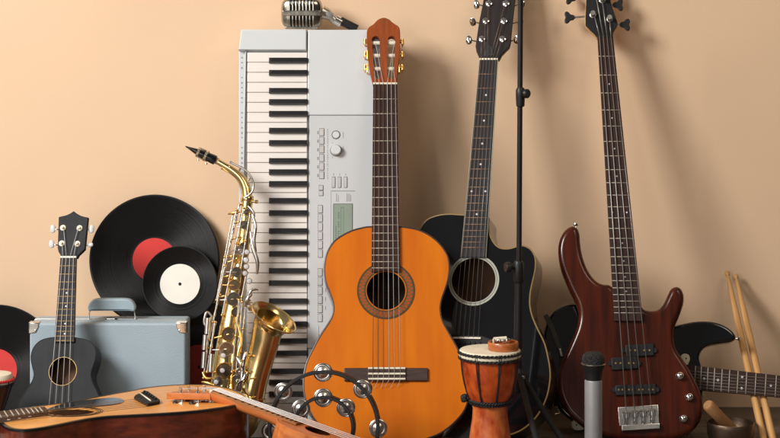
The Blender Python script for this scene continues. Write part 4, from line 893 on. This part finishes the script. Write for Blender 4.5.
# bridge
m = MB(); m.plate(fr.ps([(144.2, 394), (148, 394), (160, 402.6), (159.8, 404.2), (147.5, 406.8), (145.8, 405.8), (134, 399.4), (135.2, 398)]), .0003, .0065, .002, 3); br = m.build('bridge', 'black_matte', t)
m = MB(); a = P(139.5, 396.4); b = P(150.5, 404.4); m.tube([(*a, .0075), (*b, .0075)], .0014, 8); m.build('saddle', 'bone', br)
for i in range(6): q = P(144.5+2.2*i, 395.9+1.35*i); m = MB(); m.lathe([(.0026, .006), (.0034, .009), (.002, .011)], (q[0], q[1], 0), n=12); m.build('bridge_pin', 'black_plastic', br)
# fretboard runs off the left edge
m = MB(); m.plate(fr.ps([(48.5, 415.2), (44.6, 411.6), (0, 416.4), (-70, 424), (-70, 432), (0, 422.6)]), .0004, .010, .001, 2); fb = m.build('fretboard', 'rosewood', t)
m = MB(); m.plate(fr.ps([(2, 422), (2, 416.6), (-69, 424.2), (-69, 431.6)]), -.022, .0003, 0, 2, .008); m.build('neck', 'sapele', t)
for x in (40.5, 36.4, 32, 27.4, 22.5, 17.2, 11.6, 5.6, -.8, -7.6, -15, -23): a = P(x-1.5, 412.2+(44.6-x)*.112); b = P(x+2, 415.6+(48.5-x)*.150); m = MB(); m.tube([(*a, .0104), (*b, .0104)], .0012, 6); m.build('fret', 'nickel', fb)
for x, y in ((30, 416.4), (19.5, 418), (8.6, 419.6)): q = P(x, y, .0104); m = MB(); m.lathe([(.003, .0100), (.003, .0106)], (q[0], q[1], 0), n=14); m.build('fret_marker', 'pearl', fb)
for i in range(6): a = P(-69, 424.9+1.05*i, .013); b = P(139.8+2.1*i, 396.7+1.5*i, .0125); m = MB(); m.tube([(*a, .0130), (*b, .0088)], .00045, 6); m.build('string', 'wound' if i > 1 else 'steel_string', t)

# ------------------------------------------------------------------ mahogany ukulele lying over it
def W3(x, y, d): return Vector((wx(d, x), d, wz(d, y)))
Np = W3(214.5, 392.4, 3.79); Sp = W3(318, 430.7, 3.70); axU = (Sp-Np).normalized()
cr = Vector((0, 0, 1)).cross(axU).normalized()          # horizontal, pointing away from the viewer
cr = (cr+Vector((0, 0, -.10))).normalized()
fr = Frame(Np, axU, cr); P = fr.p
t = thing('ukulele', 'natural mahogany ukulele lying in the foreground, headstock resting on the spruce top guitar', 'ukulele', fr)
SL = (Sp-Np).length
# outline about its own axis, in metres: u from the nut, half widths measured on the near side and mirrored on the far side
prof = [(.156, .021), (.159, .032), (.167, .045), (.181, .055), (.202, .0610), (.228, .0610), (.248, .0555), (.262, .0520), (.276, .0535), (.296, .064), (.320, .076), (.348, .083), (.375, .080), (.398, .064), (.411, .038), (.415, 0)]
ol = [(u, v) for u, v in prof]+[(u, -v) for u, v in prof[-2::-1]]
outl = crm(ol, 4)
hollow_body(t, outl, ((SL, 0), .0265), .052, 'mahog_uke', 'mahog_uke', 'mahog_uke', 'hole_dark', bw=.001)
at, ax, pr, N0, SC, L = fretted(t, (0, .0185), (0, -.0185), (.196, .0235), (.196, -.0235), (.345, 0), 15, .0009, .0052, 'walnut', 'ebony', 'bone', neck_m='mahog_uke', body_end=.165, neck_t=.018, fr_r=.0012, dots=())  # dark fret colour stands in for the shadows beside the frets
sN = [at(0, s_) for s_ in (-.68, -.23, .23, .68)]; sB = [(.345, v) for v in (.021, .007, -.007, -.021)]
strings(t, [(a[0], a[1], .0078) for a in sN], [(b[0], b[1], .010) for b in sB], .0008, 'nylon_white', 0, 0)
m = MB(); m.plate(rrect(.338, -.040, .354, .040, .003), .0003, .008, .002, 3); m.build('bridge', 'rosewood', t)
m = MB(); hsu = [(0, .0190), (-.010, .020), (-.020, .0255), (-.080, .0275), (-.094, .026), (-.090, .010), (-.096, 0), (-.090, -.010), (-.094, -.026), (-.080, -.0275), (-.020, -.0255), (-.010, -.020), (0, -.0190)]
# headstock tips back a little from the neck line
X = Matrix.Rotation(-.30, 4, 'Y'); m.plate(hsu, -.0125, 0, .0012, 3, .001, X=X); m.build('headstock', 'mahog_uke', t)
for i, (u, v) in enumerate(((-.030, .0165), (-.066, .0175), (-.030, -.0165), (-.066, -.0175))):
    c = X @ Vector((u, v, 0)); d_ = X.to_3x3() @ Vector((0, 0, 1)); m = MB(); m.lathe([(.0050, 0), (.0050, .0015), (.0028, .0025), (.0026, .011), (.0032, .0125)], c, d_, n=18); tp = m.build('tuning_post', 'chrome', t)
    s_ = 1 if v > 0 else -1; e = X @ Vector((u, v+s_*.018, -.019)); b0 = X @ Vector((u, v, -.016)); m = MB(); m.tube([b0, e], .0016, 8); m.box(-.006, -.006, .006, .006, -.008, 0, .001, X=Matrix.Translation(X @ Vector((u, v, -.0125))) @ X); m.build('tuner_gear', 'chrome', tp)
    m = MB(); button_shape(m, e+Vector((0, s_*.003, -.001)), (1, 0, -.2), .014, .010, .010); m.build('tuner_button', 'black_plastic', tp)
    a = sN[{0: 0 if sN[0].y > 0 else 3, 1: 1 if sN[0].y > 0 else 2, 2: 3 if sN[0].y > 0 else 0, 3: 2 if sN[0].y > 0 else 1}[i]]; m = MB(); q = c+d_*.008; m.tube([(a.x, a.y, .0078), q], .0006, 5); m.build('string_end', 'nylon', t)

# ------------------------------------------------------------------ crescent tambourine
fr = Frame.lean(322, 3.815, 8, 4); P = fr.p
t = thing('tambourine', 'black crescent tambourine with pairs of silver jingles standing before the orange guitar', 'tambourine', fr)
c0 = Vector(P(323.5, 427.5)); pst = 3.83/F; R1 = 54.5*pst; R2 = 29.5*pst
def arcpt(R_, a, w_=0): return Vector((c0.x+R_*math.cos(a), c0.y+R_*math.sin(a), w_))
def arcband(m, R_, a0, a1, th, w0, w1, n=60):
    sec = [(-th, w0), (-th, w1-.0015), (-th+.0012, w1), (th-.0012, w1), (th, w1-.0015), (th, w0)]
    vs = []
    for i in range(n+1):
        a = a0+(a1-a0)*i/n
        for (dr, w_) in sec: vs.append(arcpt(R_+dr, a, w_))
    k = len(sec); m.add(vs, [[i*k+j, i*k+(j+1) % k, (i+1)*k+(j+1) % k, (i+1)*k+j] for i in range(n) for j in range(k)], True)
    m.add(vs[:k], [list(range(k))], False); m.add(vs[-k:], [list(range(k))], False)
m = MB(); a0, a1 = math.radians(-38), math.radians(222)
for (w0, w1) in ((-.004, .004), (-.034, -.026)):
    arcband(m, R1, a0, a1, .0036, w0, w1); arcband(m, R2, a0, a1, .0034, w0, w1)
# solid stretches of the frame between the jingle slots, and the ends joining the two arcs
JO = [(282, 391.5), (322.5, 373.4), (361, 390), (374.6, 428), (265.5, 431.5)]; JI = [(300.5, 408.5), (322.5, 397.5), (344.2, 408.5)]
def angs(L_): return sorted(math.atan2(P(x, y)[1]-c0.y, P(x, y)[0]-c0.x) for x, y in L_)
for R_, L_ in ((R1, JO), (R2, JI)):
    an = angs(L_); an = [x for x in an]; gaps = [a0]+an+[a1]; half = .020/R_
    for i in range(len(gaps)-1):
        s_ = gaps[i]+(half if i > 0 else 0); e_ = gaps[i+1]-(half if i < len(gaps)-2 else 0)
        if e_ > s_+.02: arcband(m, R_, s_, e_, .0030, -.028, -.001, 14)
for a in (a0, a1): m.tube([arcpt(R2, a, -.015), arcpt((R1+R2)/2, a, -.015), arcpt(R1, a, -.015)], [.012, .010, .012], 14)
m.build('frame', 'black_plastic', t)
for R_, L_ in ((R1, JO), (R2, JI)):
    for x, y in L_:
        a = math.atan2(P(x, y)[1]-c0.y, P(x, y)[0]-c0.x); q = arcpt(R_, a)
        pin = MB(); pin.cyl((q.x, q.y, .001), (q.x, q.y, -.031), .0014, n=8); pin.build('jingle_pin', 'chrome', t)
        for wz_, sg_ in ((-.0095, 1), (-.017, -1)):
            tl = Vector((random.uniform(-.12, .12), random.uniform(-.16, .04), 1)); jr = .0186; off = Vector((random.uniform(-.001, .001), -.0015, wz_))
            m = MB(); m.lathe([(.002, sg_*.0032), (jr*.30, sg_*.0030), (jr*.46, sg_*.0004), (jr*.60, sg_*-.0006), (jr*.72, sg_*.0004), (jr*.84, sg_*-.0002), (jr*.93, sg_*.0012), (jr, sg_*.0004), (jr*.99, sg_*-.0004)], Vector((q.x, q.y, 0))+off, tl, n=36, cap=False); m.build('jingle', 'satin_nickel', t, fix=False)

# ------------------------------------------------------------------ goblet drum
dd = 3.86; sp = dd/F; X0 = wx(dd, 490.0); zt = wz(dd, 349)
t = thing('djembe_drum', 'small orange goblet drum with cream skin and black cords, beside the orange guitar', 'drum', loc=(X0, dd, 0))
def zz(y): return wz(dd, y)
m = MB(); m.lathe([(17.4*sp, zz(404)), (20.4*sp, zz(398.5)), (23.9*sp, zz(391)), (26.6*sp, zz(380)), (28.2*sp, zz(368)), (28.8*sp, zz(358)), (28.8*sp, zz(352.4))], n=64); bo = m.build('bowl', 'djembe_wood', t)
m = MB(); m.lathe([(24*sp, 0), (23.5*sp, .012), (22*sp, zz(446)), (20*sp, zz(432)), (17.8*sp, zz(418)), (17.2*sp, zz(408)), (18.6*sp, zz(403.5))], n=64); m.build('foot', 'djembe_foot', t)
m = MB(); m.lathe([(30.8*sp, zt-.014), (31.3*sp, zt-.009), (30.8*sp, zt-.0035), (29.6*sp, zt-.0005), (27*sp, zt), (.001, zt)], n=64, cap=False); m.build('skin', 'skin', t)
def hoop(z, r_, tw, amp=.0006):
    m = MB(); N_ = 160; 
    for ph in (0, PI): m.tube([((r_+math.cos(i*.9+ph)*tw*.5)*math.cos(2*PI*i/N_), (r_+math.cos(i*.9+ph)*tw*.5)*math.sin(2*PI*i/N_), z+math.sin(i*.9+ph)*tw*.55+random.uniform(-amp, amp)*.4) for i in range(N_)], tw*.62, 6, closed=True)
    return m
hoop(zt-.0055, 31.2*sp, .0030).build('cord_hoop', 'cord', t); hoop(zt-.0165, 30.6*sp, .0030).build('cord_hoop', 'cord', t); hoop(zz(402), 19.6*sp, .0034).build('cord_hoop', 'cord', t); hoop(zz(399.8), 21.0*sp, .0030).build('cord_hoop', 'cord', t)
NC = 8
for i in range(NC):
    a = 2*PI*(i+.36)/NC
    for dl in (-.035, .035):
        pts = []
        for (r_, y, kk) in ((31.2, 350, 1), (30.4, 357, .9), (29.2, 370, .6), (26.6, 383, .4), (23.2, 394, .5), (19.4, 402, .8)):
            aa = a+dl*kk+(.05 if i % 2 else -.05)*(y-350)/50; pts.append((r_*sp*math.cos(aa), r_*sp*math.sin(aa), zz(y)))
        m = MB(); m.tube(crm(pts, 4, False), .0013, 6); m.build('tension_cord', 'cord', t)
m = MB(); kx = wx(dd, 463.5)-X0; kz = zz(397.5)
for i in range(7): sbox(m, .0050, .0055, .0060, .9, 12, 8, (kx+random.uniform(-.004, .004), random.uniform(-.008, .002)-.004, kz+random.uniform(-.006, .006)))
m.tube([(kx, -.004, kz), (kx+.008, -.004, kz-.006), (kx+.016, -.01, kz-.010)], .002, 8); m.build('cord_knot', 'cord', t)
# finger cymbal shaker on the drum
d3 = 3.852; zc = zt; X3 = wx(d3, 503.2); r3 = 15.4*d3/F
t = thing('hand_shaker', 'small round caramel wood shaker with metal jingles lying on the goblet drum', 'shaker', loc=(X3, d3, zc))
hgt = 8.2*sp
m = MB(); m.lathe([(r3*.80, hgt*.95), (r3*.80, .001), (r3*.97, .0005), (r3, .002), (r3, hgt-.002), (r3*.96, hgt), (r3*.84, hgt), (r3*.80, hgt*.95)], n=56, cap=False); m.build('wooden_ring', 'caramel', t)
m = MB(); m.lathe([(r3*.80, hgt*.55), (.0005, hgt*.55)], n=40, cap=False); m.build('inner_disc', 'caramel', t)
for (x, y, ro, tl) in ((-.009, -.002, .0105, (.1, -.1, 1)), (.009, .004, .0105, (-.1, .15, 1))):
    for k in range(2):
        m = MB(); m.lathe([(.002, .002), (ro*.4, .0018), (ro*.5, 0), (ro, .0006), (ro, -.0002)], (x, y, hgt+.0015+k*.0022), tl, n=28, cap=False); m.build('jingle', 'chrome', t, fix=False)
m = MB(); m.tube([(-.019, .006, hgt+.0045), (.007, .010, hgt+.006)], .0030, 10); m.cyl((-.019, .006, hgt+.0045), (-.019, .006, hgt*.5), .0022, n=8); m.cyl((.007, .010, hgt+.006), (.007, .010, hgt*.5), .0022, n=8); m.build('jingle_bar', 'bone', t)

# ------------------------------------------------------------------ mic stand
ds = 3.99; X0 = wx(ds, 519)
t = thing('microphone_stand', 'tall thin black microphone stand on folding legs before the black acoustic guitar', 'microphone stand', loc=(X0, ds, 0))
def SX(x): return wx(ds, x)-X0
def SZ(y): return wz(ds, y)
m = MB(); m.tube([(SX(520.9), 0, SZ(-60)), (SX(519.0), 0, SZ(264))], .0056, 16); m.build('upper_tube', 'black_plastic', t)
m = MB(); m.tube([(SX(519), 0, SZ(262)), (SX(517.5), 0, SZ(384))], .0086, 20); m.build('lower_tube', 'black_plastic', t)
m = MB(); c = (SX(520.4), 0); m.lathe([(.0060, SZ(107)), (.0088, SZ(106)), (.0098, SZ(96)), (.0098, SZ(90)), (.0070, SZ(87.5))], (c[0], 0, 0), n=24); cl = m.build('height_clutch', 'black_plastic', t)
m = MB(); m.cyl((SX(521), -.004, SZ(93.4)), (SX(526), -.006, SZ(93.4)), .0045, n=14); m.lathe([(.008, 0), (.0098, .0015), (.0100, .007), (.008, .0095)], (SX(524.6), -.005, SZ(93.4)), (.75, -.66, 0), n=20); m.build('clutch_knob', 'black_plastic', cl)
m = MB(); m.lathe([(.0088, SZ(283)), (.0112, SZ(281)), (.0115, SZ(264)), (.0085, SZ(261))], (SX(518.6), 0, 0), n=24); cl = m.build('height_clutch', 'black_plastic', t)
m = MB(); m.cyl((SX(517), 0, SZ(266.5)), (SX(508), -.004, SZ(266.5)), .0058, n=14); m.lathe([(.008, 0), (.0108, .002), (.0112, .009), (.009, .012)], (SX(510.5), -.004, SZ(266.8)), (-1, -.35, 0), n=24); m.build('clutch_knob', 'black_plastic', cl)
m = MB(); m.lathe([(.012, SZ(392)), (.017, SZ(390)), (.017, SZ(374)), (.012, SZ(371)), (.0090, SZ(368))], (SX(517.8), 0, 0), n=24); hb = m.build('leg_hub', 'black_plastic', t)
for (dx, dy) in ((.045, -.26), (.12, -.10), (-.10, .05)):
    m = MB(); m.tube([(SX(517.8)+dx*.05, dy*.05, SZ(374)), (SX(517.8)+dx*.52, dy*.52, SZ(374)*.5), (SX(517.8)+dx, dy, .008)], [.0064, .0064, .0064], 12); lg = m.build('leg', 'black_matte', t)
    m = MB(); m.lathe([(.011, 0), (.011, .016), (.008, .02)], (SX(517.8)+dx, dy, 0), n=16); m.build('rubber_foot', 'black_matte', lg)
m = MB(); m.cyl((SX(519), -.012, SZ(375)), (SX(523.5), -.020, SZ(375.5)), .0034, n=12); m.build('hub_glint', 'chrome', hb)  # bright peg added to stand in for a highlight on the hub

# ------------------------------------------------------------------ handheld microphone, standing
dq = 3.90; sq = dq/F; t = thing('handheld_microphone', 'handheld microphone with black grille and pale grey handle standing upright before the bass', 'microphone', loc=(wx(dq, 593.4), dq, 0))
Z = lambda y: wz(dq, y)
m = MB(); m.lathe([(8.6*sq, 0), (8.8*sq, .002), (8.8*sq, Z(430)), (8.75*sq, Z(381)), (8.3*sq, Z(379.6))], n=48); m.build('handle', 'mic_grey', t)
m = MB(); m.lathe([(8.0*sq, Z(380)), (8.2*sq, Z(378)), (8.6*sq, Z(374)), (9.2*sq, Z(370.5)), (10.8*sq, Z(367.5)), (11.3*sq, Z(364.8))], n=48); m.build('collar', 'black_plastic', t)
def mesh_mat():
    m = bpy.data.materials.new('wire_mesh'); m.use_nodes = True; N = m.node_tree.nodes; L_ = m.node_tree.links; b = N['Principled BSDF']
    t_ = N.new('ShaderNodeTexCoord'); v = N.new('ShaderNodeTexVoronoi'); v.inputs['Scale'].default_value = 520; L_.new(t_.outputs['Object'], v.inputs['Vector'])
    r = N.new('ShaderNodeValToRGB'); L_.new(v.outputs['Distance'], r.inputs[0]); r.color_ramp.elements[0].color = (.003, .003, .003, 1); r.color_ramp.elements[1].color = (.022, .022, .023, 1); r.color_ramp.elements[1].position = .5
    L_.new(r.outputs[0], b.inputs['Base Color']); b.inputs['Roughness'].default_value = .45; b.inputs['Metallic'].default_value = .4
    bp = N.new('ShaderNodeBump'); bp.inputs['Distance'].default_value = .002; bp.inputs['Strength'].default_value = .9; L_.new(v.outputs['Distance'], bp.inputs['Height']); L_.new(bp.outputs[0], b.inputs['Normal'])
    return m
M['mesh'] = mesh_mat()
m = MB(); m.lathe([(11.3*sq, Z(364.6)), (11.5*sq, Z(361)), (11.2*sq, Z(357.5)), (9.8*sq, Z(354.2)), (7.4*sq, Z(352.4)), (4*sq, Z(351.6)), (.4*sq, Z(351.3))], n=64); hd = m.build('grille', 'mesh', t)
m = MB(); m.lathe([(11.6*sq, -.0011), (12.1*sq, -.0006), (12.1*sq, .0006), (11.6*sq, .0011)], (0, 0, Z(363.6)), n=64, cap=False); m.build('grille_band', 'satin_nickel', hd)

# ------------------------------------------------------------------ drumsticks leaning on the wall
for (x0, y0, x1, y1, d0, d1_, lb) in ((726.8, 271.5, 764.5, 444, 4.125, 4.462, 'wooden drumstick leaning on the wall, left one of the pair'), (735.4, 274.5, 774, 444, 4.125, 4.462, 'wooden drumstick leaning on the wall, right one of the pair')):
    a = W3(x0, y0, d1_); b = W3(x1, y1, d0); b = a+(b-a)*((a.z)/(a.z-b.z)) if b.z < 0 else b
    ax_ = (b-a); Ls = ax_.length; o = thing('drumstick', lb, 'drumstick', loc=tuple(b), group='drumsticks leaning on the wall'); o.rotation_euler = (a-b).to_track_quat('Z', 'Y').to_euler()
    m = MB(); m.lathe([(.0050, 0), (.0078, .003), (.0080, .02), (.0080, Ls*.62), (.0070, Ls*.78), (.0048, Ls*.93), (.0036, Ls-.016), (.0034, Ls-.013)], n=20); m.build('shaft', 'stick', o)
    m = MB(); m.lathe([(.0034, Ls-.0135), (.0054, Ls-.010), (.0060, Ls-.006), (.0048, Ls-.0015), (.0015, Ls)], n=20); m.build('tip', 'stick', o)
# ------------------------------------------------------------------ bronze bowl and mallet
db = 4.16; X0 = wx(db, 729); zr = wz(db, 419.5); rb_ = 23.5*db/F
t = thing('metal_bowl', 'dark hammered bronze bowl standing on the floor right of the bass', 'bowl', loc=(X0, db-.02, 0))
m = MB(); m.lathe([(rb_*.80, 0), (rb_*.92, .004), (rb_*.98, zr*.35), (rb_*1.0, zr*.75), (rb_*1.0, zr-.001), (rb_*.985, zr), (rb_*.95, zr-.001), (rb_*.94, zr*.7), (rb_*.85, zr*.35), (rb_*.6, .008), (.001, .007)], n=64, cap=True); m.build('bowl_wall', 'copper', t)
a = W3(707.5, 404.5, 4.09); b = Vector((X0+.012, db-.012, .014)); o = thing('bowl_mallet', 'short wooden mallet standing in the bronze bowl', 'mallet', loc=tuple(b)); o.rotation_euler = (a-b).to_track_quat('Z', 'Y').to_euler(); Ls = (a-b).length
m = MB(); m.lathe([(.010, 0), (.0125, .002), (.0125, Ls*.6), (.0130, Ls-.004), (.010, Ls)], n=24)
m.build('mallet_stick', 'mallet', o)
# ------------------------------------------------------------------ small drum at the left edge
dl = 4.03; sl_ = dl/F; t = thing('mini_drum', 'small dark brown goblet drum with red cord at the left edge', 'drum', loc=(wx(dl, -6), dl, 0)); Z = lambda y: wz(dl, y)
m = MB(); m.lathe([(14*sl_, 0), (12*sl_, .02), (9*sl_, Z(420)), (8.5*sl_, Z(410)), (12.5*sl_, Z(398)), (16.5*sl_, Z(386)), (17.6*sl_, Z(379))], n=48); m.build('drum_body', 'drum_brown', t)
m = MB(); m.lathe([(18.3*sl_, Z(383)), (18.8*sl_, Z(379)), (18.4*sl_, Z(375.5)), (17*sl_, Z(373.6)), (14*sl_, Z(373)), (.001, Z(373))], n=48, cap=False); m.build('drum_skin', 'skin', t)
hoop(Z(379.2), 19.2*sl_, .0028).build('red_cord_hoop', 'red_cord', t); hoop(Z(383.4), 18.4*sl_, .0026).build('black_cord_hoop', 'cord', t)
for i in range(10):
    a = 2*PI*(i+.2)/10; m = MB(); m.tube([(19*sl_*math.cos(a), 19*sl_*math.sin(a), Z(380)), (17.2*sl_*math.cos(a+.05), 17.2*sl_*math.sin(a+.05), Z(387)), (9.3*sl_*math.cos(a+.1), 9.3*sl_*math.sin(a+.1), Z(411))], .0013, 6); m.build('tension_cord', 'cord', t)
